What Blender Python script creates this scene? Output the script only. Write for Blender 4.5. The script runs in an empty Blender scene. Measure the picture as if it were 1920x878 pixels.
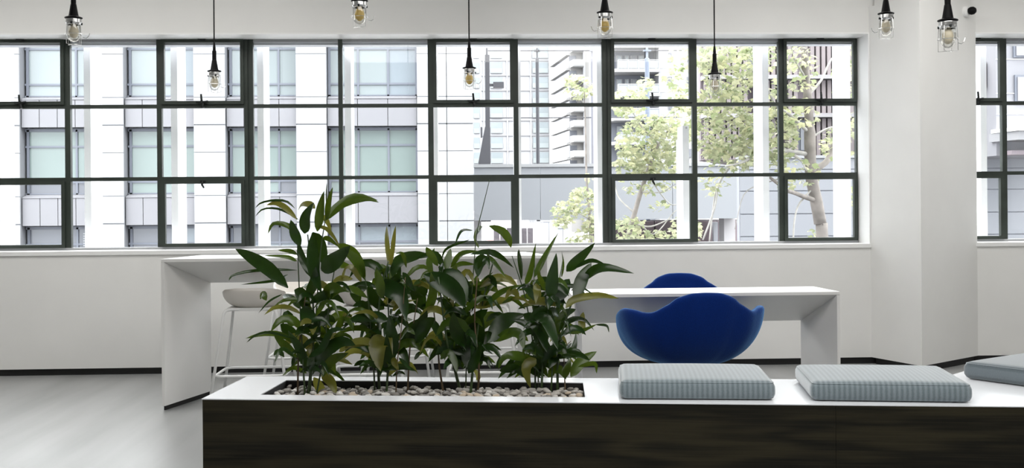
import bpy, bmesh, math, random
from mathutils import Vector, Matrix, Euler
random.seed(7)
SC = bpy.context.scene
COL = SC.collection
PI = math.pi

# ------------------------------------------------------------------ camera
F, CX, HY, ROLL, YAW, EYE = 2100.0, 960.0, 385.0, 0.008, math.radians(2.65), 1.25
FWD = Vector((math.sin(YAW), math.cos(YAW), 0)); RGT = Vector((math.cos(YAW), -math.sin(YAW), 0)); UP = Vector((0, 0, 1))
cam = bpy.data.cameras.new('camera'); cam.sensor_width = 36; cam.lens = F/1920*36
cam.shift_y = -(439-HY)/1920; cam.clip_end = 800; cam.clip_start = 0.05
co = bpy.data.objects.new('camera', cam); COL.objects.link(co)
r_ = (RGT - ROLL*UP).normalized(); u_ = (UP + ROLL*RGT).normalized()
m4 = Matrix((r_, u_, -FWD)).transposed().to_4x4(); m4.translation = (0, 0, EYE)
co.matrix_world = m4
SC.camera = co

# ------------------------------------------------------------------ sky and light
SC.view_settings.view_transform = 'Standard'; SC.view_settings.look = 'None'
SC.view_settings.gamma = 1; SC.view_settings.use_curve_mapping = False
SC.view_settings.exposure = 1.25
W_ = bpy.data.worlds.new('overcast_sky'); SC.world = W_; W_.use_nodes = True
nt = W_.node_tree; bg = nt.nodes['Background']
tc = nt.nodes.new('ShaderNodeTexCoord'); sx = nt.nodes.new('ShaderNodeSeparateXYZ'); cr = nt.nodes.new('ShaderNodeValToRGB')
nt.links.new(tc.outputs['Generated'], sx.inputs[0]); nt.links.new(sx.outputs['Z'], cr.inputs[0]); nt.links.new(cr.outputs[0], bg.inputs[0])
cr.color_ramp.elements[0].color = (.36, .375, .40, 1); cr.color_ramp.elements[1].color = (1, 1, 1, 1)
bg.inputs[1].default_value = 5.8

def area(name, loc, rot, sx_, sy_, watts, color=(1, 1, 1)):
    l = bpy.data.lights.new(name, 'AREA'); l.shape = 'RECTANGLE'; l.size = sx_; l.size_y = sy_; l.energy = watts; l.color = color
    o = bpy.data.objects.new(name, l); COL.objects.link(o); o.location = loc; o.rotation_euler = rot
    return o
area('ceiling_fill_light', (-3.2, 6.9, 3.22), (0, 0, 0), 4.6, 1.2, 28, (1, .98, .95))  # added overhead fills by the window wall, no fixtures behind them
area('ceiling_fill_light', (3.2, 6.9, 3.22), (0, 0, 0), 4.6, 1.2, 28, (1, .98, .95))
area('ceiling_fill_light', (1.0, 3.0, 3.22), (0, 0, 0), 5.0, 1.6, 62, (1, .98, .95))  # added fill over the room, brightens the bar table's inner leg
area('side_fill_light', (8.9, 2.4, 1.75), (0, math.radians(90), 0), 1.9, 5.0, 12, (1, .97, .94))  # added fill from the right, the wall there has no window

# ------------------------------------------------------------------ pixel helpers (measuring only)
def ray(px, py):
    u = (px-CX)/F; v = (py-HY)/F
    return FWD + (u - ROLL*v)*RGT - (v + ROLL*u)*UP
def onz(px, py, z):
    d = ray(px, py); t = (z-EYE)/d.z
    return Vector((d.x*t, d.y*t, z))
def ony(px, py, Y):
    d = ray(px, py); t = Y/d.y
    return Vector((d.x*t, Y, EYE+d.z*t))

# ------------------------------------------------------------------ materials
MATS = {}
def M(name, col, rough=.5, metal=0, var=0, scale=8, spec=.5, bump=0, stretch=(1, 1, 1), coat=0, sheen=0, det=3):
    if name in MATS: return MATS[name]
    m = bpy.data.materials.new(name); m.use_nodes = True; n = m.node_tree.nodes; k = m.node_tree.links
    b = n['Principled BSDF']; b.inputs['Base Color'].default_value = (*col, 1); b.inputs['Roughness'].default_value = rough
    b.inputs['Metallic'].default_value = metal; b.inputs['Specular IOR Level'].default_value = spec
    b.inputs['Coat Weight'].default_value = coat; b.inputs['Sheen Weight'].default_value = sheen
    if var or bump:
        t = n.new('ShaderNodeTexCoord'); mp = n.new('ShaderNodeMapping'); mp.inputs['Scale'].default_value = stretch
        z = n.new('ShaderNodeTexNoise'); z.inputs['Scale'].default_value = scale; z.inputs['Detail'].default_value = det
        k.new(t.outputs['Object'], mp.inputs[0]); k.new(mp.outputs[0], z.inputs[0])
        if var:
            r = n.new('ShaderNodeValToRGB'); k.new(z.outputs[0], r.inputs[0])
            r.color_ramp.elements[0].position = .3; r.color_ramp.elements[1].position = .7
            r.color_ramp.elements[0].color = (*[c*(1-var) for c in col], 1); r.color_ramp.elements[1].color = (*[min(1, c*(1+var)) for c in col], 1)
            k.new(r.outputs[0], b.inputs['Base Color'])
        if bump:
            bp = n.new('ShaderNodeBump'); bp.inputs['Strength'].default_value = bump; bp.inputs['Distance'].default_value = .01
            k.new(z.outputs[0], bp.inputs['Height']); k.new(bp.outputs[0], b.inputs['Normal'])
    MATS[name] = m; return m

def glass_mat(name, tint=(1, 1, 1), refl=.06, rough=0.02):
    m = bpy.data.materials.new(name); m.use_nodes = True; n = m.node_tree.nodes; k = m.node_tree.links
    n.remove(n['Principled BSDF']); o = n['Material Output']
    tr = n.new('ShaderNodeBsdfTransparent'); tr.inputs[0].default_value = (*tint, 1)
    gl = n.new('ShaderNodeBsdfGlossy'); gl.inputs['Roughness'].default_value = rough
    lw = n.new('ShaderNodeLayerWeight'); lw.inputs[0].default_value = .25
    mt = n.new('ShaderNodeMath'); mt.operation = 'MULTIPLY_ADD'; mt.inputs[1].default_value = .5; mt.inputs[2].default_value = refl
    mx = n.new('ShaderNodeMixShader'); k.new(lw.outputs['Fresnel'], mt.inputs[0]); k.new(mt.outputs[0], mx.inputs[0])
    k.new(tr.outputs[0], mx.inputs[1]); k.new(gl.outputs[0], mx.inputs[2]); k.new(mx.outputs[0], o.inputs[0])
    MATS[name] = m; return m
def leaf_mat(name, col, trans, rough=.35, spec=.5, mixf=.35):
    m = M(name, col, rough, var=.35, scale=14, spec=spec); n = m.node_tree.nodes; k = m.node_tree.links
    t = n.new('ShaderNodeBsdfTranslucent'); t.inputs[0].default_value = (*trans, 1)
    mx = n.new('ShaderNodeMixShader'); mx.inputs[0].default_value = mixf
    k.new(n['Principled BSDF'].outputs[0], mx.inputs[1]); k.new(t.outputs[0], mx.inputs[2]); k.new(mx.outputs[0], n['Material Output'].inputs[0])
    return m

WALL = M('white_wall_paint', (.80, .795, .775), .6, var=.02, scale=3)
CEIL = M('ceiling_paint', (.8, .8, .79), .7)
TRIM = M('white_gloss_trim', (.86, .86, .85), .35)
BLACK = M('black_plinth', (.006, .006, .006), .6)
STEEL = M('dark_green_steel', (.030, .040, .032), .45, var=.25, scale=6)
LATCH = M('black_iron', (.012, .015, .014), .4, metal=.4)
LAM = M('white_laminate', (.86, .85, .835), .35)
BENCHTOP = M('white_bench_laminate', (.80, .82, .85), .22, spec=.6)
STOOLSH = M('off_white_shell', (.74, .70, .65), .35)
WPOW = M('white_powder_coat', (.85, .85, .84), .35)
CHROME = M('polished_aluminium', (.8, .8, .8), .18, metal=1)
BLKPL = M('black_rubber', (.003, .003, .0035), .55, spec=.15)
BULBG = M('frosted_bulb', (.82, .74, .58), .3)
BULBY = M('amber_bulb', (.78, .55, .16), .25)
PANE = glass_mat('window_glass', (.99, 1, .995), .01)
JAR = glass_mat('clear_jar_glass', (.93, .93, .91), .08, .03)
LINER = M('black_planter_liner', (.01, .01, .01), .7)
SOIL = M('dark_soil', (.05, .04, .03), .9, var=.3, scale=30)
GRIME = M('grey_rail', (.42, .43, .45), .5)

def wood():
    m = bpy.data.materials.new('dark_stained_oak'); m.use_nodes = True; n = m.node_tree.nodes; k = m.node_tree.links; b = n['Principled BSDF']
    t = n.new('ShaderNodeTexCoord'); mp = n.new('ShaderNodeMapping'); mp.inputs['Scale'].default_value = (.55, 1, 5.0)
    n1 = n.new('ShaderNodeTexNoise'); n1.inputs['Scale'].default_value = 1.6; n1.inputs['Detail'].default_value = 2
    k.new(t.outputs['Object'], mp.inputs[0]); k.new(mp.outputs[0], n1.inputs[0])
    mu = n.new('ShaderNodeMath'); mu.operation = 'MULTIPLY'; mu.inputs[1].default_value = 26; k.new(n1.outputs[0], mu.inputs[0])
    si = n.new('ShaderNodeMath'); si.operation = 'SINE'; k.new(mu.outputs[0], si.inputs[0])
    mp2 = n.new('ShaderNodeMapping'); mp2.inputs['Scale'].default_value = (3, 3, 160); k.new(t.outputs['Object'], mp2.inputs[0])
    n2 = n.new('ShaderNodeTexNoise'); n2.inputs['Scale'].default_value = 1.0; n2.inputs['Detail'].default_value = 4; k.new(mp2.outputs[0], n2.inputs[0])
    ad = n.new('ShaderNodeMath'); ad.operation = 'MULTIPLY_ADD'; ad.inputs[1].default_value = .28; k.new(si.outputs[0], ad.inputs[0]); k.new(n2.outputs[0], ad.inputs[2])
    r = n.new('ShaderNodeValToRGB'); k.new(ad.outputs[0], r.inputs[0])
    e = r.color_ramp.elements; e[0].position = .15; e[0].color = (.004, .0036, .0014, 1); e[1].position = .85; e[1].color = (.025, .021, .0095, 1)
    k.new(r.outputs[0], b.inputs['Base Color']); b.inputs['Roughness'].default_value = .45; b.inputs['Specular IOR Level'].default_value = .3
    bp = n.new('ShaderNodeBump'); bp.inputs['Strength'].default_value = .15; bp.inputs['Distance'].default_value = .004
    k.new(ad.outputs[0], bp.inputs['Height']); k.new(bp.outputs[0], b.inputs['Normal'])
    return m
WOOD = wood()

def floor_mat():
    m = bpy.data.materials.new('grey_streaked_floor'); m.use_nodes = True; n = m.node_tree.nodes; k = m.node_tree.links; b = n['Principled BSDF']
    t = n.new('ShaderNodeTexCoord'); mp = n.new('ShaderNodeMapping'); mp.inputs['Rotation'].default_value = (0, 0, math.radians(-21)); mp.inputs['Scale'].default_value = (2.6, .22, 1)  # noise stretched into slanting lighter and darker streaks
    n1 = n.new('ShaderNodeTexNoise'); n1.inputs['Scale'].default_value = 1.7; n1.inputs['Detail'].default_value = 5
    k.new(t.outputs['Object'], mp.inputs[0]); k.new(mp.outputs[0], n1.inputs[0])
    r = n.new('ShaderNodeValToRGB'); k.new(n1.outputs[0], r.inputs[0]); e = r.color_ramp.elements
    e[0].position = .3; e[0].color = (.225, .23, .225, 1); e[1].position = .7; e[1].color = (.315, .32, .318, 1)
    k.new(r.outputs[0], b.inputs['Base Color'])
    mr = n.new('ShaderNodeMapRange'); mr.inputs[3].default_value = .38; mr.inputs[4].default_value = .30
    k.new(n1.outputs[0], mr.inputs[0]); k.new(mr.outputs[0], b.inputs['Roughness']); b.inputs['Specular IOR Level'].default_value = .6
    return m
FLOOR = floor_mat()

def fabric(name, c1, c2, per, axis, rough=.85):
    m = bpy.data.materials.new(name); m.use_nodes = True; n = m.node_tree.nodes; k = m.node_tree.links; b = n['Principled BSDF']
    t = n.new('ShaderNodeTexCoord'); w = n.new('ShaderNodeTexWave'); w.bands_direction = axis; w.inputs['Scale'].default_value = .314/per
    w.inputs['Distortion'].default_value = .6; w.inputs['Detail'].default_value = 2; w.inputs['Detail Scale'].default_value = 6
    k.new(t.outputs['Object'], w.inputs[0])
    nz = n.new('ShaderNodeTexNoise'); nz.inputs['Scale'].default_value = 240; k.new(t.outputs['Object'], nz.inputs[0])
    a = n.new('ShaderNodeMath'); a.operation = 'MULTIPLY_ADD'; a.inputs[1].default_value = .5; k.new(nz.outputs[0], a.inputs[0]); 
    h = n.new('ShaderNodeMath'); h.operation = 'MULTIPLY'; h.inputs[1].default_value = .6; k.new(w.outputs['Fac'], h.inputs[0]); k.new(h.outputs[0], a.inputs[2])
    r = n.new('ShaderNodeValToRGB'); k.new(a.outputs[0], r.inputs[0]); r.color_ramp.elements[0].color = (*c1, 1); r.color_ramp.elements[1].color = (*c2, 1)
    r.color_ramp.elements[0].position = .15; r.color_ramp.elements[1].position = .85
    k.new(r.outputs[0], b.inputs['Base Color']); b.inputs['Roughness'].default_value = rough; b.inputs['Sheen Weight'].default_value = .8
    b.inputs['Specular IOR Level'].default_value = .2
    bp = n.new('ShaderNodeBump'); bp.inputs['Strength'].default_value = .3; bp.inputs['Distance'].default_value = .003
    k.new(a.outputs[0], bp.inputs['Height']); k.new(bp.outputs[0], b.inputs['Normal'])
    MATS[name] = m; return m
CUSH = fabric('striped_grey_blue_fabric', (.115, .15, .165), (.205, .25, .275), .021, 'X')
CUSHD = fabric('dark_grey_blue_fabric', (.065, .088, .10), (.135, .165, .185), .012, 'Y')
BLUE = M('royal_blue_wool', (.0, .018, .14), .85, var=.12, scale=160, spec=.15, bump=.15, sheen=1.0)

BLUE.node_tree.nodes['Principled BSDF'].inputs['Sheen Tint'].default_value = (.25, .55, 1, 1)
BLUE.node_tree.nodes['Principled BSDF'].inputs['Sheen Roughness'].default_value = .35
# ------------------------------------------------------------------ mesh builder
class MB:
    def __init__(s): s.v = []; s.f = []
    def add(s, vs, fs):
        o = len(s.v); s.v += [Vector(p) for p in vs]; s.f += [tuple(i+o for i in f) for f in fs]; return s
    def box(s, x0, x1, y0, y1, z0, z1):
        return s.add([(x0, y0, z0), (x1, y0, z0), (x1, y1, z0), (x0, y1, z0), (x0, y0, z1), (x1, y0, z1), (x1, y1, z1), (x0, y1, z1)],
                     [(0, 3, 2, 1), (4, 5, 6, 7), (0, 1, 5, 4), (1, 2, 6, 5), (2, 3, 7, 6), (3, 0, 4, 7)])
    def hexa(s, p):   # 8 corners: bottom ring then top ring
        return s.add(p, [(0, 3, 2, 1), (4, 5, 6, 7), (0, 1, 5, 4), (1, 2, 6, 5), (2, 3, 7, 6), (3, 0, 4, 7)])
    def prism(s, pts, z0, z1):
        n = len(pts)
        return s.add([(p[0], p[1], z0) for p in pts]+[(p[0], p[1], z1) for p in pts],
                     [tuple(reversed(range(n))), tuple(range(n, 2*n))]+[(i, (i+1) % n, n+(i+1) % n, n+i) for i in range(n)])
    def lathe(s, prof, seg=20, c=(0, 0, 0), cap=True):
        c = Vector(c); n = len(prof); vs = []
        for r, z in prof:
            for k in range(seg):
                a = 2*PI*k/seg; vs.append(c+Vector((r*math.cos(a), r*math.sin(a), z)))
        fs = [(i*seg+k, i*seg+(k+1) % seg, (i+1)*seg+(k+1) % seg, (i+1)*seg+k) for i in range(n-1) for k in range(seg)]
        if cap: fs += [tuple(reversed(range(seg))), tuple(range((n-1)*seg, n*seg))]
        return s.add(vs, fs)
    def tube(s, pts, rad, seg=8):
        pts = [Vector(p) for p in pts]; n = len(pts)
        rads = rad if isinstance(rad, (list, tuple)) else [rad]*n
        vs = []; ref = None
        for i, p in enumerate(pts):
            t = (pts[min(i+1, n-1)]-pts[max(i-1, 0)]).normalized()
            if ref is None: ref = Vector((0, 0, 1)) if abs(t.z) < .9 else Vector((1, 0, 0))
            a = t.cross(ref).normalized(); b = t.cross(a).normalized(); ref = -b if False else ref
            for k in range(seg):
                an = 2*PI*k/seg; vs.append(p+rads[i]*(math.cos(an)*a+math.sin(an)*b))
        fs = [(i*seg+k, i*seg+(k+1) % seg, (i+1)*seg+(k+1) % seg, (i+1)*seg+k) for i in range(n-1) for k in range(seg)]
        fs += [tuple(reversed(range(seg))), tuple(range((n-1)*seg, n*seg))]
        return s.add(vs, fs)
    def mesh(s, name, mat, off=None, smooth=False, recalc=True):
        me = bpy.data.meshes.new(name)
        o = off or Vector((0, 0, 0))
        me.from_pydata([tuple(p-o) for p in s.v], [], s.f); me.materials.append(mat)
        if recalc:
            bm = bmesh.new(); bm.from_mesh(me); bmesh.ops.recalc_face_normals(bm, faces=bm.faces); bm.to_mesh(me); bm.free()
        if smooth:
            me.polygons.foreach_set('use_smooth', [True]*len(me.polygons))
        return me
    def build(s, name, mat, parent=None, smooth=False, kind=None, world=True):
        """world=True: vertices are given in world space (all roots built this way are unrotated)"""
        off = Vector((0, 0, 0)); p = parent
        if world:
            while p is not None: off = off+p.location; p = p.parent
        ob = bpy.data.objects.new(name, s.mesh(name, mat, off, smooth)); COL.objects.link(ob)
        if parent is not None: ob.parent = parent
        if kind: ob['kind'] = kind
        return ob
def spline(pts, n):
    pts = [Vector(p) for p in pts]
    if len(pts) == 2: return [pts[0].lerp(pts[1], i/n) for i in range(n+1)]
    out = []; k = len(pts)-1
    for i in range(n+1):
        t = i/n*k; j = min(int(t), k-1); u = t-j
        p0 = pts[j-1] if j > 0 else 2*pts[0]-pts[1]; p1 = pts[j]; p2 = pts[j+1]; p3 = pts[j+2] if j+2 <= k else 2*pts[k]-pts[k-1]
        out.append(.5*((2*p1)+(p2-p0)*u+(2*p0-5*p1+4*p2-p3)*u*u+(3*p1-p0-3*p2+p3)*u**3))
    return out
def tag(o, label, cat, group=None, kind=None):
    o['label'] = label; o['category'] = cat
    if group: o['group'] = group
    if kind: o['kind'] = kind
    return o
def thing(name, label, cat, loc=(0, 0, 0), group=None, rz=0):
    o = bpy.data.objects.new(name, None); COL.objects.link(o); o.location = loc; o.rotation_euler = (0, 0, rz); o.empty_display_size = .1
    return tag(o, label, cat, group)
def struct_empty(name, loc=(0, 0, 0)):
    o = bpy.data.objects.new(name, None); COL.objects.link(o); o.location = loc; o['kind'] = 'structure'; return o
def dup(root, loc, rz=0, label=None):
    kids = {}
    def scan(o):
        kids[o.name] = list(o.children)
        for q_ in kids[o.name]: scan(q_)
    scan(root)
    def cp(o, par):
        c = o.copy(); COL.objects.link(c); c.parent = par
        for ch in kids[o.name]: cp(ch, c)
        return c
    r = cp(root, None); r.location = loc; r.rotation_euler = (0, 0, rz)
    if label: r['label'] = label
    return r
def copy_piece(o, parent, loc, rot=(0, 0, 0), scale=(1, 1, 1)):
    c = o.copy(); COL.objects.link(c); c.parent = parent; c.location = loc; c.rotation_euler = rot; c.scale = scale; return c

# ------------------------------------------------------------------ room shell
WY = 8.54; TH = .29; GY = WY+.245           # inner wall face, wall thickness, glazing plane
ZS, ZH = .93, 2.568                        # sill and head of the opening
CEIL_Z = 3.3; GZ0 = -2.4
XL = -6.6                                  # left jamb of the long window (out of frame)
XR = ony(1632, 300, WY).x                  # right jamb
XL2 = ony(1800, 300, WY).x; XR2 = XL2+3.2  # second window
MB().box(-8, 9, -4, WY+TH, -.05, 0).build('floor', FLOOR, kind='structure')
MB().box(-8.2, 9.2, -4.2, WY+TH, CEIL_Z, CEIL_Z+.1).build('ceiling', CEIL, kind='structure')
w = MB(); GAP = .05
w.box(-8, 9, WY, WY+TH, GAP, ZS-.03); w.box(-8, 9, WY, WY+TH, ZH, CEIL_Z); w.box(-8, XL, WY, WY+TH, ZS-.03, ZH)
w.box(XR, XL2, WY, WY+TH, ZS-.03, ZH); w.box(XR2, 9, WY, WY+TH, ZS-.03, ZH)
w.build('wall_window_side', WALL, kind='structure')
MB().box(-8, 9, WY+.02, WY+TH-.02, 0, GAP).build('baseboard_window_side', BLACK, kind='structure')
MB().box(-8.2, -8, -4.2, WY+TH, 0, CEIL_Z).build('wall_left', WALL, kind='structure')
MB().box(9, 9.2, -4.2, WY+TH, 0, CEIL_Z).build('wall_right', WALL, kind='structure')
MB().box(-8, 9, -4.2, -4, 0, CEIL_Z).build('wall_back', WALL, kind='structure')
# unseen upper mass of this building, added to block sky light from the street
MB().box(-14, 14, WY-6, WY+TH, CEIL_Z+.1, 26).build('upper_sky_blocker', M('grey_render', (.5, .51, .53), .7), kind='structure')
MB().box(-14, 14, WY, WY+TH, GZ0, -.05).build('wall_lower_storey', M('grey_render', (.5, .51, .53), .7), kind='structure')
# sill boards and jamb linings
MB().box(XL, XR, WY-.012, GY+.04, ZS-.03, ZS).build('trim_1', TRIM, kind='structure')
MB().box(XL2, XR2, WY-.012, GY+.04, ZS-.03, ZS).build('trim_2', TRIM, kind='structure')
MB().box(XL, XR, WY-.004, GY, ZH-.012, ZH+.001).build('trim_3', TRIM, kind='structure'); MB().box(XL2, XR2, WY-.004, GY, ZH-.012, ZH+.001).build('trim_4', TRIM, kind='structure')
MB().box(XR-.012, XR+.001, WY-.004, GY, ZS, ZH-.012).build('trim_5', TRIM, kind='structure'); MB().box(XL2-.001, XL2+.012, WY-.004, GY, ZS, ZH-.012).build('trim_6', TRIM, kind='structure')

# boxed column standing out from the wall at an angle
pA, pB, pC = onz(1637, 671, GAP), onz(1729, 687, GAP), onz(1837, 668, GAP)
colx = struct_empty('column', (pB.x, pB.y, 0))
ring = [(pA.x, max(pA.y, WY-.005)), (pB.x, pB.y), (pC.x, max(pC.y, WY-.005))]
ring[0] = (pA.x, WY); ring[2] = (pC.x, WY)
MB().prism(ring, GAP, 2.765).build('column_boxing', WALL, colx)
cxm = sum(p[0] for p in ring)/3; cym = sum(p[1] for p in ring)/3
MB().prism([(cxm+(p[0]-cxm)*.92, cym+(p[1]-cym)*.90) for p in ring], 0, GAP).build('plinth', BLACK, colx)
MB().prism([(cxm+(p[0]-cxm)*.90, cym+(p[1]-cym)*.88) for p in ring], 2.765, CEIL_Z).build('column_head', WALL, colx)

# black sensor on the column
# ------------------------------------------------------------------ steel windows
def steel_window(idx, x0, x1, mull, vents, latches_low):
    """mull: list of (x, width); vents: set of (bay,row)"""
    win = struct_empty('window_%d' % idx, (x0, GY, ZS))
    zs = [ZS, ony(960, 331, GY).z, ony(960, 197, GY).z, ZH]
    D = .045
    def bar(a0, a1, z0, z1, name, d0=0, d1=D): return MB().box(a0, a1, GY-d0, GY+d1, z0, z1).build(name, STEEL, win)
    MB().box(x0, x1, GY-.005, GY+D, ZS, ZS+.018).build('bottom_rail', GRIME, win)
    bar(x0, x0+.03, ZS, ZH, 'side_rail'); bar(x1-.022, x1, ZS, ZH, 'side_rail')
    xs = [x0+.03]+[m[0] for m in mull]+[x1-.022]
    for x, ww in mull:
        if ww > .06:
            bar(x-ww/2, x-ww*.12, ZS, ZH, 'mullion'); bar(x+ww*.12, x+ww/2, ZS, ZH, 'mullion'); bar(x-ww*.12, x+ww*.12, ZS, ZH, 'cover_strip', -.012, D)
        else: bar(x-ww/2, x+ww/2, ZS, ZH, 'mullion')
    wd = [.0]+[m[1]/2 for m in mull]+[0]
    for b in range(len(xs)-1):
        xa, xb = xs[b]+wd[b], xs[b+1]-wd[b+1]
        if (b, 2) not in vents: MB().box(xa, xb, GY+.01, GY+D, ZH-.034, ZH-.012).build('head_rail', GRIME, win)
        for r in (1, 2): bar(xa, xb, zs[r]-.014, zs[r]+.014, 'transom')
        for r in range(3):
            za, zb = zs[r]+.014, zs[r+1]-.014
            if r == 0: za = ZS+.018
            if r == 2: zb = ZH-(.013 if (b, 2) in vents else .034)
            row = r                     # 0 bottom, 2 top
            if (b, row) in vents:
                fr = MB(); t = .026; y0, y1 = GY-.018, GY+.02
                fr.box(xa, xb, y0, y1, za, za+t); fr.box(xa, xb, y0, y1, zb-t, zb); fr.box(xa, xa+t, y0, y1, za+t, zb-t); fr.box(xb-t, xb, y0, y1, za+t, zb-t)
                cs = fr.build('casement_frame', STEEL, win)
                MB().box(xa+t, xb-t, GY+.008, GY+.012, za+t, zb-t).build('pane', PANE, cs)
                xm = (xa+xb)/2
                if row == 2:
                    l = MB(); l.box(xm-.022, xm+.022, GY-.035, GY-.018, za+.002, za+.024); l.tube([(xm, GY-.03, za+.01), (xm, GY-.045, za+.03), (xm-.004, GY-.045, za+.075)], [.011, .009, .008], 8)
                    l.tube([(xm-.045, GY-.03, za+.018), (xm, GY-.045, za+.012), (xm+.045, GY-.03, za+.022)], .008, 6); l.tube([(xm, GY-.03, za+.01), (xm+.008, GY-.03, za-.03)], .012, 6)
                    l.build('latch', LATCH, cs)
                    MB().box(xm-.03, xm+.03, GY-.03, GY-.018, zb-.012, zb+.014).build('hinge', LATCH, cs)
                elif b in latches_low:
                    l = MB(); l.box(xm-.02, xm+.02, GY-.032, GY-.018, zb-.02, zb-.002); l.tube([(xm, GY-.03, zb-.01), (xm-.002, GY-.045, zb-.035), (xm+.012, GY-.04, zb-.06)], [.01, .008, .006], 8)
                    l.build('latch', LATCH, cs)
            else:
                MB().box(xa, xb, GY+.018, GY+.022, za, zb).build('pane', PANE, win)
    # outside lintel, a grey strip seen under the head
    MB().box(x0, x1, WY+TH+.0, WY+TH+.12, ZH-.05, ZH+.2).build('outer_lintel', M('grey_render', (.5, .51, .53), .7), win)
    return win
def gx(px): return ony(px, 270, GY).x
mw = lambda px: px/240.0
mull1 = [(gx(-218), mw(17)), (gx(-44), mw(9)), (gx(127), mw(10)), (gx(299), mw(9)), (gx(467), mw(17)), (gx(639), mw(8)), (gx(808), mw(10)), (gx(968), mw(9)), (gx(1138), mw(17)), (gx(1303), mw(9)), (gx(1465), mw(9))]
v1 = {(2, 2), (2, 0), (4, 2), (4, 0), (7, 2), (7, 0), (9, 2), (9, 0), (11, 2), (11, 0), (0, 2), (0, 0)}
steel_window(1, XL, XR-.0, mull1, v1, {4, 9})
mull2 = [(gx(1884), mw(9)), (gx(2040), mw(9)), (gx(2200), mw(17))]
steel_window(2, XL2, XR2, mull2, {(0, 2), (0, 0), (2, 2), (2, 0)}, {2})

# ------------------------------------------------------------------ outside fins of this building
FIN = M('white_fin_paint', (.82, .82, .84), .4)
FY = WY+TH+.30
def fin(px, label, top=5.0):
    a = ony(px, 270, FY); t = thing('sunshade_fin', label, 'fin', (a.x, FY, -3), 'vertical fins outside the windows')
    MB().box(a.x, a.x+.052, FY, FY+.22, -3, top).build('blade', FIN, t)
    MB().box(a.x+.004, a.x+.048, FY+.22, FY+.30, -2.9, top-.1).build('mounting_rail', GRIME, t)
    return t
fins = [(-12, 'white vertical fin at the left end, its side face filling the edge of the glass'), (158, 'white vertical fin just right of the first dark window bar'),
        (321, 'white vertical fin behind the pane with the second hanging lamp'), (483, 'white vertical fin just right of the thick double bar on the left'),
        (647, 'white vertical fin just right of the thin bar before the widest office window'), (809, 'white vertical fin almost hidden behind the bar left of the dark street post'),
        (965, 'white vertical fin almost hidden behind the bar left of the balcony tower'), (1120, 'white vertical fin just left of the thick double bar by the tree'),
        (1430, 'white vertical fin in front of the tree crown, right of the sixth lamp'), (1583, 'white vertical fin nearest the right jamb of the long window'),
        (1839, 'white vertical fin in the small window at the right')]
for px, lb in fins: fin(px, lb)
ft = fin(1280, 'short white fin whose cut top stands in front of the tree', ony(1280, 236, FY).z)
MB().lathe([(.008, 0), (.008, .004)], 10).build('bolt', GRIME, ft, world=False)
for c in ft.children:
    if c.name.startswith('bolt'): c.location = (.03, -.004, ony(1280, 240, FY).z+3); c.rotation_euler = (PI/2, 0, 0)

# ------------------------------------------------------------------ wedge tables
def wedge_table(name, label, cat, xl, xr, yf, yb, h, tb, lb, taper, ft=.018, gap=.03):
    t = thing(name, label, cat, ((xl+xr)/2, (yf+yb)/2, 0))
    # tabletop: thin front edge, deep back edge; mitred legs that grow thicker to the back
    xlb, xrb = xl+taper, xr-taper
    MB().hexa([(xl, yf, h-ft), (xr, yf, h-ft), (xrb, yb, h-tb), (xlb, yb, h-tb), (xl, yf, h), (xr, yf, h), (xrb, yb, h), (xlb, yb, h)]).build('tabletop', LAM, t)
    e = .0015
    for s in (0, 1):
        if s == 0: a0, a1, b0, b1 = xl, xl+ft, xlb, xlb+lb
        else: a0, a1, b0, b1 = xr-ft, xr, xrb-lb, xrb
        MB().hexa([(a0, yf, gap), (a1, yf, gap), (b1, yb, gap), (b0, yb, gap), (a0, yf, h-ft-e), (a1, yf, h-ft-e), (b1, yb, h-tb-e), (b0, yb, h-tb-e)]).build('leg_panel', LAM, t)
        MB().hexa([(a0+.004, yf+.03, 0), (a1-.004, yf+.03, 0), (b1-.01, yb-.01, 0), (b0+.01, yb-.01, 0), (a0+.004, yf+.03, gap), (a1-.004, yf+.03, gap), (b1-.01, yb-.01, gap), (b0+.01, yb-.01, gap)]).build('base_strip', BLACK, t)
    return t
bl = onz(304, 771, 0.0); br = onz(1036, 765, 0.0)
BF = bl.y; BARH = .935
print('bar', bl, br)
wedge_table('bar_table', 'long white bar table with folded wedge edges beneath the window', 'table', bl.x, br.x, BF, BF+.55, BARH, .185, .06, .12)
DH = .73
dl = onz(1070, 552, DH); dr = onz(1579, 548, DH); db = onz(1516, 537.5, DH)
print('desk', dl, dr, db)
wedge_table('low_table', 'low white table with folded wedge edges between the two blue chairs', 'table', dl.x, dr.x, (dl.y+dr.y)/2, db.y, DH, .21, .085, .02)

# ------------------------------------------------------------------ bench with planter
BH = .42
bFL, bFR = onz(378, 748, BH), onz(2150, 764.5, BH)
bBL, bBR = onz(464, 705.5, BH), onz(1752, 713, BH)
ax = (bFR-bFL).normalized(); ay = Vector((-ax.y, ax.x, 0))
print('bench', bFL, bFR, bBL, bBR, 'depth', (bBL-bFL).length, (bBL-bFL).normalized(), ay)
aArm = (onz(1805, 697, BH)-bBR).normalized()
bArm = bBR+aArm*1.5; bFar = bFR+aArm*1.5
bench = thing('bench', 'long dark oak bench with white top, planting trough and angled right arm', 'bench', (bFL.x, bFL.y, 0))
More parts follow.
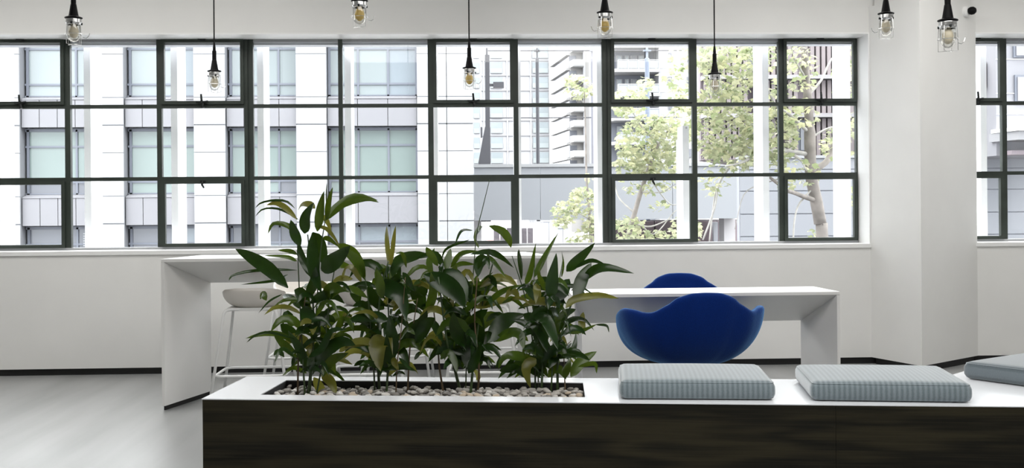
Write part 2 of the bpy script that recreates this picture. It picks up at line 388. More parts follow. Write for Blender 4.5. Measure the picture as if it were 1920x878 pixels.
# planting hole
hFL, hFR, hBL, hBR = onz(488, 740.5, BH), onz(1097, 745, BH), onz(537, 713, BH), onz(1093, 717.5, BH)
TT = .004
def xy(p): return (p.x, p.y)
def bench_top():
    m = MB(); out = [bFL, bFR, bFar, bArm, bBR, bBL]; hole = [hFL, hFR, hBR, hBL]
    vs = [Vector((p.x, p.y, BH)) for p in out+hole]+[Vector((p.x, p.y, BH-TT)) for p in out+hole]
    fs = []
    top = [(0, 1, 7, 6), (0, 6, 9, 5), (5, 9, 8, 4), (7, 1, 4, 8), (1, 2, 3, 4)]
    fs += top+[tuple(i+10 for i in reversed(f)) for f in top]
    for i in range(6): fs.append((i, (i+1) % 6, 10+(i+1) % 6, 10+i))
    for i in range(4): fs.append((6+(i+1) % 4, 6+i, 16+i, 16+(i+1) % 4))
    return m.add(vs, fs)
bench_top().build('bench_top', BENCHTOP, bench)
def panel(p, q, z0, z1, th, name, inset=.0, mat=WOOD):
    d = (q-p).normalized(); n = Vector((-d.y, d.x, 0))
    a, b = p+n*inset, q+n*inset
    return MB().prism([xy(a), xy(b), xy(b+n*th), xy(a+n*th)], z0, z1).build(name, mat, bench)
seam = onz(1568, 760, BH); seam = bFL+ax*((seam-bFL).dot(ax))
panel(bFL+ax*.004, seam-ax*.0006, .03, BH-TT, .02, 'oak_panel')
panel(seam+ax*.0006, bFR, .03, BH-TT, .02, 'oak_panel')
panel(bBL, bFL+(bBL-bFL).normalized()*.03, .03, BH-TT, .02, 'end_panel')
panel(bBR, bBL, .03, BH-TT, .02, 'back_panel')
panel(bArm, bBR, .03, BH-TT, .02, 'back_panel')
panel(bFL+ay*.05+ax*.05, bFR+ay*.05, 0, .03, .02, 'kick_board', mat=BLACK)
# liner
ln = MB(); c = [hFL, hFR, hBR, hBL]; zz0, zz1 = .20, BH-.004
cc = sum((p for p in c), Vector())/4
for i in range(4):
    p, q = c[i], c[(i+1) % 4]
    d = (q-p).normalized(); n = Vector((d.y, -d.x, 0))
    ln.prism([xy(p), xy(q), xy(q+n*.006), xy(p+n*.006)], zz0, zz1)
ln.prism([xy(p) for p in c], zz0-.006, zz0)
ln.build('planter_liner', LINER, bench)

# pebbles
PZ = BH-.03
bed = thing('pebble_bed', 'bed of rounded grey and tan pebbles filling the planting trough', 'pebbles', (cc.x, cc.y, zz0))
def sh(p, f=.985): q = cc+(p-cc)*f; return (q.x, q.y)
MB().prism([sh(p) for p in c], zz0+.001, PZ-.022).build('soil', SOIL, bed)
peb_m = [M('pebble_grey', (.36, .34, .31), .6, var=.35, scale=20), M('pebble_tan', (.45, .37, .28), .6, var=.3, scale=20), M('pebble_pale', (.55, .53, .50), .55, var=.25, scale=20), M('pebble_dark', (.17, .16, .145), .6, var=.3, scale=20)]
def pebble_mesh(seed, mat):
    rr = random.Random(seed); bm = bmesh.new(); bmesh.ops.create_icosphere(bm, subdivisions=1, radius=1)
    for v in bm.verts: v.co *= 1+rr.uniform(-.13, .13)
    me = bpy.data.meshes.new('pebble'); bm.to_mesh(me); bm.free(); me.materials.append(mat)
    me.polygons.foreach_set('use_smooth', [True]*len(me.polygons)); return me
pms = [pebble_mesh(i, peb_m[i % 4]) for i in range(16)]
rp = random.Random(3); spots = []
def hpt(u, v): return (hFL.lerp(hFR, u)).lerp(hBL.lerp(hBR, u), v)
tries = 0
while len(spots) < 640 and tries < 30000:
    tries += 1; u, v = rp.uniform(.012, .988), rp.uniform(.05, .95); p = hpt(u, v); r = rp.uniform(.013, .021)
    lay = 0 if len(spots) < 420 else 1
    if all((p-q[0]).length > (r+q[1])*.80 for q in spots if q[2] == lay): spots.append((p, r, lay, v))
spots.sort(key=lambda s: s[3]+(-.3 if s[2] else 0))
small = MB()
for i, (p, r, lay, v) in enumerate(spots):
    me = pms[rp.randrange(16)]; e = Euler((rp.uniform(-.4, .4), rp.uniform(-.4, .4), rp.uniform(0, 6.28))); z = PZ-.012+lay*.014
    sc = (r*1.25, r*.95, r*.62)
    if i < 295:
        o = bpy.data.objects.new('pebble', me); COL.objects.link(o); o.parent = bed; o.location = Vector((p.x, p.y, z))-bed.location; o.rotation_euler = e; o.scale = sc
    else:
        mt = e.to_matrix()
        small.add([mt @ Vector((q.co.x*sc[0], q.co.y*sc[1], q.co.z*sc[2]))+Vector((p.x, p.y, z)) for q in me.vertices], [tuple(f.vertices) for f in me.polygons])
small.build('pebble_mass', peb_m[0], bed, smooth=True, kind='stuff')

# ------------------------------------------------------------------ cushions
def rounded_box(a, b, h, r=.028, puff=.012, nx=26, ny=18, nz=8, zoff=0.0):
    m = MB(); idx = {}
    def vert(x, y, z):
        k = (round(x, 5), round(y, 5), round(z, 5))
        if k in idx: return idx[k]
        hx, hy, hz = a/2, b/2, h/2
        p = Vector((x*hx, y*hy, z*hz)); rr = r
        inn = Vector((max(-hx+rr, min(hx-rr, p.x)), max(-hy+rr, min(hy-rr, p.y)), max(-hz+rr, min(hz-rr, p.z))))
        d = p-inn
        if d.length > 1e-6: p = inn+d.normalized()*rr
        if z > 0: p.z += puff*(1-x*x)*(1-y*y)*z
        p += Vector((x, y, 0))*.004*(1-z*z)
        p.z += h/2+zoff
        idx[k] = len(m.v); m.v.append(p); return idx[k]
    def lin(n): 
        return [math.sin((-1+2*i/n)*PI/2) for i in range(n+1)]
    X, Y, Z = lin(nx), lin(ny), lin(nz)
    for i in range(nx):
        for j in range(ny):
            for z in (-1, 1): m.f.append(tuple(vert(*q) for q in ((X[i], Y[j], z), (X[i+1], Y[j], z), (X[i+1], Y[j+1], z), (X[i], Y[j+1], z))))
        for k in range(nz):
            for y in (-1, 1): m.f.append(tuple(vert(*q) for q in ((X[i], y, Z[k]), (X[i+1], y, Z[k]), (X[i+1], y, Z[k+1]), (X[i], y, Z[k+1]))))
    for j in range(ny):
        for k in range(nz):
            for x in (-1, 1): m.f.append(tuple(vert(*q) for q in ((x, Y[j], Z[k]), (x, Y[j+1], Z[k]), (x, Y[j+1], Z[k+1]), (x, Y[j], Z[k+1]))))
    return m
def cushion(label, fl, fr, bl_, mat, h=.082):
    d = (fr-fl); a = d.length; d.normalize(); n = Vector((-d.y, d.x, 0)); b = (bl_-fl).dot(n)
    c = fl+d*a/2+n*b/2
    t = thing('seat_cushion', label, 'cushion', (c.x, c.y, BH+.0005), 'seat cushions on the bench', math.atan2(d.y, d.x))
    rounded_box(a, b, h).build('cover', mat, t, smooth=True, world=False)
    for nm, z in (('piping', h-.010), ('piping', .012)):
        ring = []
        rr = .028
        for cxs, cys, a0 in ((1, 1, 0), (-1, 1, 90), (-1, -1, 180), (1, -1, 270)):
            for k in range(5):
                an = math.radians(a0+k*22.5); ring.append(Vector((cxs*(a/2-rr)+math.cos(an)*(rr-.006), cys*(b/2-rr)+math.sin(an)*(rr-.006), z)))
        ring.append(ring[0].copy())
        MB().tube(ring, .0032, 6).build(nm, mat, t, smooth=True, world=False)
    print('cushion', a, b)
    return t
ch = .082
cushion('grey blue striped cushion right of the planting trough', onz(1163, 748, BH+.005), onz(1454, 750, BH+.005), onz(1157, 711, BH+.005), CUSH)
cushion('grey blue striped cushion in the middle of the three', onz(1522, 751, BH+.005), onz(1824, 755, BH+.005), onz(1478, 713, BH+.005), CUSH)
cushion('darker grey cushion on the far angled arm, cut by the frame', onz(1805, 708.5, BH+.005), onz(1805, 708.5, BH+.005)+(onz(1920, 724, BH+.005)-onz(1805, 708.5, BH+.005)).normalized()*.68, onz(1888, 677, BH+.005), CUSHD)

# ------------------------------------------------------------------ blue chairs
def bowl(rim, nphi=72, nt=18, z0=.0, flat=.25, p=2.2):
    """rim(phi)->(r,z). Returns builder of a bowl surface from bottom centre to rim"""
    m = MB(); m.v.append(Vector((0, 0, z0)))
    for j in range(1, nt+1):
        t = j/nt
        for i in range(nphi):
            ph = 2*PI*i/nphi; x, y, z = rim(ph)
            s = math.sin(t*PI/2)**.9; hgt = (1-math.cos(t*PI/2)**(1.0))
            hgt = hgt**1.15
            m.v.append(Vector((x*s, y*s, z0+(z-z0)*hgt)))
    for i in range(nphi): m.f.append((0, 1+i, 1+(i+1) % nphi))
    for j in range(nt-1):
        for i in range(nphi): m.f.append((1+j*nphi+i, 1+(j+1)*nphi+i, 1+(j+1)*nphi+(i+1) % nphi, 1+j*nphi+(i+1) % nphi))
    return m
def smooth01(a, b, x): 
    t = max(0, min(1, (x-a)/(b-a))); return t*t*(3-2*t)
def interp(keys, x):
    for (a, va), (b, vb) in zip(keys, keys[1:]):
        if x <= b: return va+(vb-va)*smooth01(a, b, x)
    return keys[-1][1]
def chair_rim(ph):
    # phi measured from the back (-y) to the front (+y)
    d = abs(math.degrees(math.atan2(math.sin(ph+PI/2), math.cos(ph+PI/2))))
    z = interp([(0, .447), (14, .444), (26, .424), (39, .374), (49, .336), (57, .334), (70, .350), (79, .350), (92, .322), (112, .21), (140, .15), (180, .14)], d)
    rx = .372; ry = .33
    a = ph
    rr = interp([(0, .30), (30, .315), (50, .345), (75, .378), (95, .375), (130, .34), (180, .33)], d)
    x, y = rr*math.cos(a), rr*math.sin(a)
    return x, y, z+.325
def blue_chair(label, loc, rz):
    t = thing('swivel_armchair', label, 'chair', loc, 'blue shell armchairs', rz)
    o = bowl(chair_rim, z0=.375).build('shell', BLUE, t, smooth=True, world=False)
    md = o.modifiers.new('thickness', 'SOLIDIFY'); md.thickness = .045; md.offset = 1
    md2 = o.modifiers.new('soft', 'SUBSURF'); md2.levels = 1; md2.render_levels = 1
    c = MB(); c.lathe([(.028, .10), (.028, .26), (.02, .265), (.02, .33)], 16); c.build('column', CHROME, t, smooth=False, world=False)
    for k in range(4):
        a = PI/4+k*PI/2; dx, dy = math.cos(a), math.sin(a)
        MB().tube([(0, 0, .105), (dx*.12, dy*.12, .095), (dx*.30, dy*.30, .03), (dx*.32, dy*.32, .012)], [.024, .02, .013, .011], 8).build('leg', CHROME, t, smooth=True, world=False)
    for s in (-1, 1):
        MB().tube([(s*.03, -.04, .262), (s*.09, -.12, .30), (s*.12, -.16, .335)], .008, 8).build('bracket', CHROME, t, world=False)
    return t
s1 = ony(1292, 600, 6.32)
ch1 = blue_chair('blue shell armchair with its back to the bench, before the white table', (s1.x, 6.32, 0), math.radians(5))
s2 = ony(1288, 530, 7.42)
ch2 = dup(ch1, (s2.x, 7.42, 0), math.radians(178), 'blue shell armchair behind the white table, only its top edge showing')

# ------------------------------------------------------------------ bar stools
def stool_rim(ph):
    d = abs(math.degrees(math.atan2(math.sin(ph+PI/2), math.cos(ph+PI/2))))
    z = interp([(0, .748), (25, .747), (55, .738), (80, .718), (105, .69), (140, .66), (180, .650)], d)
    rr = interp([(0, .165), (45, .178), (90, .186), (135, .185), (180, .17)], d)
    return rr*math.cos(ph), rr*math.sin(ph)*1.0, z
def bar_stool(label, loc, rz):
    t = thing('bar_stool', label, 'stool', loc, 'white bar stools', rz)
    o = bowl(stool_rim, 48, 12, z0=.618).build('seat_shell', STOOLSH, t, smooth=True, world=False)
    md = o.modifiers.new('thickness', 'SOLIDIFY'); md.thickness = .012; md.offset = 1
    legs = {}
    for sx in (-1, 1):
        for sy in (-1, 1):
            pts = [(sx*.06, sy*.12, .612), (sx*.135, sy*.135, .612), (sx*.158, sy*.148, .598), (sx*.165, sy*.153, .57), (sx*.245, sy*.215, .0)]
            MB().tube(spline(pts[:4], 8)+[Vector(pts[4])], .0095, 8).build('leg', WPOW, t, smooth=True, world=False)
    q = .205; lx, ly = .165+.08*(.57-q)/.57, .153+.062*(.57-q)/.57
    pts = []
    for cx_, cy_, a0 in ((1, 1, 0), (-1, 1, 90), (-1, -1, 180), (1, -1, 270)):
        for k in range(4):
            an = math.radians(a0+k*30); pts.append((cx_*(lx-.05)+.05*math.cos(an), cy_*(ly-.05)+.05*math.sin(an), q))
    pts.append(pts[0])
    MB().tube(pts, .0085, 8).build('foot_ring', WPOW, t, smooth=True, world=False)
    MB().box(-.15, .15, -.13, .13, .603, .621).build('seat_mount', WPOW, t, world=False)
    return t
SY = BF+.20
def sxp(px, Y): return ony(px, 560, Y).x
st = bar_stool('white bar stool at the left end of the bar table, seat fully in view', (sxp(477, SY), SY, 0), 0)
for px, dy, rz, lb in ((690, 0, 2, 'white bar stool half hidden by the first two palms, second on the near side'),
                       (905, 0, -3, 'white bar stool behind the third palm, third on the near side'),
                       (566, .80, 180, 'white bar stool on the window side, behind the leftmost palm'),
                       (745, .80, 178, 'white bar stool on the window side, behind the second palm'),
                       (935, .80, 183, 'white bar stool on the window side, near the right leg of the bar table')):
    Y = SY+dy; dup(st, (sxp(px, Y), Y, 0), math.radians(rz), lb)

# ------------------------------------------------------------------ pendant lamps
def pendant(label, loc, rz, top, bulb):
    t = thing('pendant_lamp', label, 'lamp', loc, 'caged jar pendant lamps', rz)      # loc: underside of the black flange
    MB().tube([(0, 0, .155), (0, 0, top-loc[2])], .0045, 8).build('cord', BLKPL, t, world=False)
    s = MB(); s.lathe([(.006, .185), (.009, .155), (.010, .135), (.0135, .134), (.0135, .075), (.015, .072), (.024, .018), (.026, .010), (.044, .004), (.046, .0), (.040, -.004), (.02, -.004)], 24)
    s.build('lamp_holder', BLKPL, t, smooth=False, world=False)
    cl = MB(); cl.lathe([(.038, -.004), (.041, -.008), (.038, -.012), (.041, -.016), (.038, -.020), (.041, -.024), (.038, -.028), (.036, -.034), (.030, -.036)], 24, cap=False)
    cl.build('collar', CHROME, t, smooth=True, world=False)
    j = MB(); j.lathe([(.034, -.03), (.036, -.05), (.036, -.085), (.030, -.108), (.018, -.121), (.001, -.126)], 24, cap=False); j.build('glass_jar', JAR, t, smooth=True, world=False)
    b = MB(); b.lathe([(.012, -.02), (.014, -.04), (.022, -.055), (.026, -.075), (.020, -.095), (.008, -.105), (.001, -.107)], 16, cap=False); b.build('bulb', bulb, t, smooth=True, world=False)
    g = MB()
    for k in range(4):
        a = PI/4+k*PI/2; dx, dy = math.cos(a), math.sin(a)
        g.tube([(dx*.040, dy*.040, -.026), (dx*.043, dy*.043, -.05), (dx*.045, dy*.045, -.085), (dx*.045, dy*.045, -.138), (0, 0, -.138)], .0014, 5)
    for z, r in ((-.085, .045),):
        g.tube([(r*math.cos(2*PI*k/20), r*math.sin(2*PI*k/20), z) for k in range(21)], .0014, 5)
    g.build('wire_guard', CHROME, t, world=False)
    MB().tube([(.045, 0, -.10), (.062, 0, -.105), (.074, 0, -.095), (.08, 0, -.078)], .0018, 6).build('hook', CHROME, t, world=False)
    for k in range(3):
        a = .4+k*2*PI/3
        MB().lathe([(.005, -.034), (.006, -.028), (.005, -.022)], 8, (.040*math.cos(a), .040*math.sin(a), 0)).build('screw', LATCH, t, world=False)
    return t
lamps = [(138, 34, 6.0, 10, BULBG, 'caged jar pendant lamp at the far left, before the first dark window bar'),
         (402, 134, 7.4, 30, BULBG, 'caged jar pendant lamp hanging low in the left casement pane'),
         (674, 2, 6.0, 5, BULBY, 'caged jar pendant lamp cut by the top edge, over the widest office window'),
         (880, 128, 7.4, -10, BULBY, 'caged jar pendant lamp hanging low beside the dark street post'),
         (1134, 24, 6.2, 190, BULBY, 'caged jar pendant lamp in front of the thick central window bar'),
         (1340, 139, 7.4, 20, BULBG, 'caged jar pendant lamp hanging low in front of the tree'),
         (1661, 26, 6.2, 170, BULBG, 'caged jar pendant lamp by the left face of the column'),
         (1777, 39, 5.0, 0, BULBG, 'largest caged jar pendant lamp, in front of the column')]
pl = None
for px, py, Y, rz, bulb, lb in lamps:
    p = ony(px, py, Y)
    pendant(lb, (p.x, p.y, p.z), math.radians(rz), CEIL_Z, bulb)
# sensor
dC = Vector((ring[2][0]-ring[1][0], ring[2][1]-ring[1][1], 0)).normalized(); nC = Vector((dC.y, -dC.x, 0))
q = .80; base = Vector((ring[1][0], ring[1][1], 0)).lerp(Vector((ring[2][0], ring[2][1], 0)), q)
pz = ony(1820, 22, base.y).z
sen = thing('ceiling_spot', 'black ball spotlight on white round mount at the column top', 'spotlight', (base.x, base.y, pz), None, math.atan2(nC.y, nC.x)-PI/2)
def ydisc(m, prof, seg=20):
    mm = MB(); mm.lathe(prof, seg); return m.add([(p.x, p.z, p.y) for p in mm.v], mm.f)
ydisc(MB(), [(.040, .0), (.040, .022), (.030, .034)]).build('mount', TRIM, sen, smooth=False, world=False)
ydisc(MB(), [(.012, .03), (.024, .036), (.031, .052), (.030, .07), (.020, .085), (.006, .09)]).build('lamp_head', BLKPL, sen, smooth=True, world=False)

# ------------------------------------------------------------------ palms in the trough
LEAF = [leaf_mat('dark_green_leaf', (.008, .026, .004), (.05, .10, .008), .24, .34, .2),
        leaf_mat('mid_green_leaf', (.024, .052, .005), (.13, .19, .012), .26, .34, .3),
        leaf_mat('olive_leaf', (.085, .088, .014), (.28, .27, .04), .32, .34, .35)]
STEM = M('green_stem', (.030, .055, .015), .45, var=.3, scale=10)
STEMB = M('brown_stem', (.10, .065, .032), .6, var=.35, scale=12)
PY0 = (hFL.y+hBL.y)/2
rl = random.Random(11)
def leaf_mesh(pts, width, mat, twist=None, seg=9, face=None, peak=.42):
    P = spline(pts, seg); n = len(P); vs = []; fs = []
    view = Vector((0, -1, .15)) if face is None else face
    for i, p in enumerate(P):
        t = i/(n-1); tan = (P[min(i+1, n-1)]-P[max(i-1, 0)]).normalized()
        side = tan.cross(view)
        if side.length < 1e-3: side = Vector((1, 0, 0))
        side.normalize(); nor = side.cross(tan).normalized()
        tw = (twist or 0)*(t-.3)
        side2 = side*math.cos(tw)+nor*math.sin(tw); nor2 = side2.cross(tan).normalized()
        e = t**.75 if t < 1 else 1
        wv = width*(.10+.90*(math.sin(PI*min(1, e))**.85 if t < 1 else 0))
        if t == 1: wv = 0
        hw = wv/2; fold = .22*hw
        vs += [p-side2*hw+nor2*fold, p-nor2*fold*.3, p+side2*hw+nor2*fold]
    for i in range(n-1):
        a = 3*i; b = a+3
        fs += [(a, a+1, b+1, b), (a+1, a+2, b+2, b+1)]
    return vs, fs
def add_leaf(plant, pts, width, mi, twist=0, face=None, seg=9):
    vs, fs = leaf_mesh(pts, width, LEAF[mi], twist, seg, face)
    m = MB(); m.add(vs, fs)
    off = plant.location
    me = m.mesh('leaf', LEAF[mi], off, True, recalc=False)
    o = bpy.data.objects.new('leaf', me); COL.objects.link(o); o.parent = plant; return o
def at(px, py, Y): return ony(px, py, Y)
PXM = F/PY0     # pixels per metre at the trough
# each traced leaf: (points from base to tip in photo pixels, visible width px, shade)
T1 = [
 ([(540,540),(505,505),(470,482),(441,467)],21,0), ([(557,507),(516,506),(468,509),(436,517),(429,527)],5,0), ([(540,515),(518,526),(451,534)],5,0),
 ([(557,490),(537,482),(494,479)],6,1), ([(557,478),(543,471),(521,469)],7,1), ([(564,460),(552,440),(545,412)],17,0), ([(560,442),(540,424),(513,420),(502,440)],9,1),
 ([(560,412),(537,398),(516,391),(492,393),(478,407)],4,0), ([(557,412),(537,391),(518,381),(499,385)],9,2), ([(553,391),(537,378),(512,376),(489,381),(478,391)],4,0),
 ([(571,438),(575,408),(589,380)],20,0), ([(591,391),(581,384),(567,384),(559,395)],11,2), ([(595,434),(601,395),(608,358)],14,1), ([(612,413),(617,381),(624,351)],10,1),
 ([(612,386),(613,343)],4,0), ([(608,414),(632,391),(666,369),(709,376)],16,1), ([(619,405),(646,384),(687,374),(711,380)],9,1), ([(595,401),(612,413),(621,436)],8,2),
 ([(591,424),(612,429),(627,446),(637,463)],6,2), ([(586,436),(598,466),(612,499)],25,0), ([(586,439),(589,504),(603,550)],20,0), ([(602,506),(627,490),(657,461)],26,0),
 ([(605,446),(619,449),(637,464)],8,1), ([(632,458),(660,475),(677,500),(685,527)],19,1), ([(619,511),(636,497),(661,501)],13,1), ([(608,562),(622,541),(648,546)],19,1),
 ([(622,541),(639,524),(662,523)],14,2), ([(530,558),(547,562),(565,580)],14,0), ([(552,544),(567,559),(581,588)],22,0), ([(571,574),(580,600),(596,624)],22,0),
 ([(614,584),(598,606),(588,622)],22,0), ([(558,606),(545,600),(535,594)],17,1), ([(526,608),(550,632),(574,650)],21,0), ([(559,648),(528,628),(496,626),(460,635)],9,1),
 ([(553,636),(508,624),(480,629),(462,643)],5,0), ([(556,670),(534,648),(513,627)],13,1), ([(553,672),(537,657),(524,658),(515,681)],7,0), ([(588,708),(601,731),(609,747)],15,2),
 ([(603,702),(620,716),(631,741)],15,2), ([(579,670),(604,654),(623,621),(650,619)],13,0), ([(591,686),(611,660),(642,642),(667,648)],22,0), ([(607,692),(626,673),(654,662)],15,1),
 ([(636,660),(655,648),(689,648)],9,2), ([(604,650),(607,625),(602,610)],9,1), ([(529,552),(505,565),(484,588)],3,0), ([(580,700),(590,660),(612,630)],16,0), ([(575,690),(560,650),(540,620)],14,0),
 ([(585,640),(600,600),(625,580)],17,0), ([(575,560),(588,530),(592,500)],15,0), ([(583,520),(565,480),(560,455)],12,0), ([(600,690),(630,700),(655,725)],8,0), ([(575,700),(550,690),(530,705)],7,1)]
T2 = [
 ([(731,505),(726,453),(725,424)],8,2), ([(733,499),(738,456),(742,423)],8,2), ([(683,523),(670,490),(645,465)],15,1), ([(718,526),(707,507),(703,526)],9,2), ([(728,533),(716,517),(732,504)],18,1),
 ([(707,531),(730,541),(752,559),(762,602)],27,0), ([(735,531),(755,538),(770,553)],14,0), ([(688,541),(668,545),(673,571)],22,0), ([(735,583),(755,569),(781,563)],10,2), ([(735,519),(748,490),(779,479),(802,477)],18,0),
 ([(762,502),(755,477),(741,476)],6,1), ([(755,511),(769,531),(778,547)],11,0), ([(728,601),(706,595),(671,597),(641,613)],18,0), ([(718,640),(690,618),(655,617),(622,632)],9,1), ([(715,628),(690,608),(665,620)],10,0),
 ([(724,636),(708,650),(714,697)],28,2), ([(735,672),(742,682),(748,694)],11,2), ([(751,634),(773,612),(797,596)],13,0), ([(767,646),(782,616),(801,582)],24,0), ([(777,652),(787,612),(810,598)],22,0),
 ([(777,651),(804,643),(829,651),(844,662)],16,1), ([(748,671),(760,683),(772,695)],6,0), ([(777,675),(785,664),(795,659)],6,0), ([(715,700),(705,650),(712,600)],20,0), ([(722,690),(735,640),(730,590)],22,0),
 ([(712,640),(695,650),(675,675)],12,0), ([(730,620),(745,600),(775,600)],14,1), ([(720,580),(700,560),(690,530)],18,0), ([(728,570),(745,530),(752,500)],15,0), ([(716,560),(712,530),(705,505)],14,1),
 ([(735,650),(755,660),(765,690)],14,0), ([(710,690),(690,680),(672,690)],9,0), ([(722,550),(735,520),(735,495)],14,1), ([(708,610),(680,640),(655,645)],8,1), ([(745,640),(765,620),(778,628)],10,1), ([(700,590),(680,570),(660,575)],11,0),
 ([(712,600),(690,585),(660,590)],7,2), ([(740,590),(770,575),(790,590)],11,0), ([(722,660),(700,665),(688,690)],10,1)]
T3 = [
 ([(904,426),(893,442),(897,466)],17,1), ([(917,424),(941,434),(954,449),(958,465)],13,1), ([(886,432),(865,434),(852,462)],5,0), ([(880,450),(838,466),(827,489)],4,0), ([(831,499),(814,477),(780,485)],12,0), ([(821,499),(806,475),(799,463)],11,1),
 ([(835,506),(840,487),(845,466)],12,1), ([(845,502),(865,477),(898,471)],10,1), ([(845,506),(865,495),(891,496)],8,1), ([(882,477),(917,473),(941,483),(964,503)],10,0), ([(913,477),(927,494),(948,520)],9,1),
 ([(912,481),(898,494),(896,520)],18,0), ([(915,481),(917,506)],5,0), ([(795,516),(831,531),(859,552),(872,578)],29,0), ([(822,513),(848,521),(865,542),(871,578)],27,0), ([(884,578),(891,545),(894,516)],18,1),
 ([(802,534),(785,552),(797,584)],28,0), ([(904,564),(909,545),(930,526),(948,526)],18,1), ([(908,574),(941,548),(980,534)],10,1), ([(892,578),(927,565),(963,563)],14,2), ([(779,643),(799,612),(816,596)],22,0),
 ([(779,653),(812,643),(842,658)],14,1), ([(834,563),(850,593),(870,621)],25,0), ([(899,621),(920,600),(948,592)],16,1), ([(877,643),(892,625),(917,625)],12,2), ([(914,643),(946,603),(986,589)],26,0),
 ([(925,641),(958,625),(976,631),(982,656)],18,1), ([(922,624),(907,641),(897,662)],20,0), ([(826,674),(840,661),(853,680),(857,700)],12,1), ([(868,690),(850,640),(835,600)],22,0), ([(875,690),(880,630),(870,570)],26,0),
 ([(882,680),(900,630),(905,580)],22,0), ([(872,650),(855,620),(850,585)],20,0), ([(880,640),(893,600),(915,580)],20,0), ([(878,700),(895,670),(905,640)],18,0), ([(868,660),(840,640),(820,650)],12,0), ([(890,670),(905,655),(925,665)],9,0),
 ([(885,570),(870,530),(850,500)],16,0), ([(838,560),(850,520),(855,490)],12,1), ([(800,590),(812,550),(808,510)],14,1), ([(810,520),(805,490),(815,465)],10,1), ([(830,640),(815,610),(800,600)],12,0), ([(860,600),(840,570),(815,560)],16,0), ([(885,600),(925,590),(950,610)],10,1),
 ([(895,560),(905,530),(925,510)],8,1), ([(888,690),(897,705),(893,725)],8,2)]
T4 = [
 ([(985,533),(995,511),(1005,455)],10,1), ([(1002,520),(1019,487),(1047,436)],11,1), ([(973,468),(976,494),(978,526)],9,0), ([(1034,561),(1034,521),(1043,474)],22,0), ([(1053,520),(1055,494),(1053,471)],9,1), ([(1062,509),(1084,487),(1116,455)],16,0),
 ([(1077,503),(1108,489),(1137,497)],7,0), ([(1092,526),(1115,507),(1142,503),(1189,513)],16,0), ([(1079,564),(1091,524),(1109,493)],20,0), ([(1061,578),(1077,562),(1122,554),(1161,560)],12,2), ([(1007,595),(1009,565),(1004,551)],22,0),
 ([(1038,564),(1053,545),(1068,523)],24,0), ([(982,589),(1010,612),(1026,662)],22,0), ([(1001,592),(1022,600),(1035,628),(1046,656)],20,0), ([(1048,627),(1043,603),(1062,582)],16,1), ([(1000,675),(971,668),(946,671),(934,694)],15,1), ([(937,696),(965,691),(985,710)],13,0),
 ([(1005,673),(988,690),(995,729)],18,2), ([(1003,675),(1029,662),(1050,681)],18,1), ([(1060,710),(1062,685),(1067,671)],16,1), ([(1070,707),(1089,679),(1119,659)],17,1), ([(1084,688),(1115,682),(1119,701)],7,1), ([(1065,675),(1077,648),(1080,623)],9,0),
 ([(1052,667),(1083,667)],6,0), ([(1092,627),(1090,606),(1094,585)],13,2), ([(1055,623),(1086,622),(1120,608)],7,1), ([(1116,609),(1137,611),(1142,624)],4,0), ([(1055,662),(1072,643)],6,0), ([(1012,700),(1020,650),(1010,610)],18,0), ([(1015,640),(990,610),(960,600)],14,0),
 ([(1040,620),(1058,590),(1080,580)],14,0), ([(1020,590),(1000,560),(975,555)],12,1), ([(1045,590),(1050,560),(1040,530)],14,0), ([(1030,690),(1045,650),(1040,610)],18,0), ([(1010,620),(985,625),(965,650)],10,0), ([(990,640),(970,620),(950,625)],9,1), ([(1005,560),(990,540),(965,545)],9,1),
 ([(985,580),(960,560),(940,570)],8,1), ([(1020,670),(1000,650),(980,655)],11,0), ([(1048,700),(1040,680),(1052,655)],9,1), ([(1022,545),(1012,515),(1018,490)],9,1), ([(1070,545),(1090,540),(1112,552)],4,0)]
S1 = [([(572,738),(566,640),(561,540),(557,440)],4,0), ([(580,738),(588,620),(584,520),(577,440)],5,0), ([(576,738),(592,600),(600,480),(612,400)],4,0), ([(558,738),(560,660),(567,600),(575,540)],4,1), ([(592,738),(604,680),(618,560),(632,480)],4,0)]
S2 = [([(712,738),(708,660),(712,560),(728,490)],6,0), ([(724,738),(730,640),(728,560),(733,480)],5,0), ([(742,738),(745,680),(752,620),(760,520)],3,1), ([(764,738),(768,660),(775,610),(783,560)],4,1), ([(703,738),(700,680),(690,560),(684,520)],4,0)]
S3 = [([(832,738),(824,690),(820,640),(808,540)],5,1), ([(864,740),(852,690),(838,640),(822,520)],7,0), ([(873,740),(876,640),(884,560),(893,445),(905,390),(918,337)],3,0), ([(895,740),(898,690),(890,600),(895,520)],5,1), ([(882,740),(888,680),(902,580),(925,490)],6,0)]
S4 = [([(1004,738),(1001,660),(985,560),(960,480)],4,0), ([(1015,738),(1020,640),(1030,570),(1036,510)],5,0), ([(1045,738),(1048,650),(1068,580),(1092,515)],6,0), ([(1060,738),(1058,660),(1070,640)],3,1), ([(1033,738),(1037,660),(1040,580),(1055,490)],4,0), ([(1010,738),(1008,690),(1000,600),(1003,470)],3,0)]
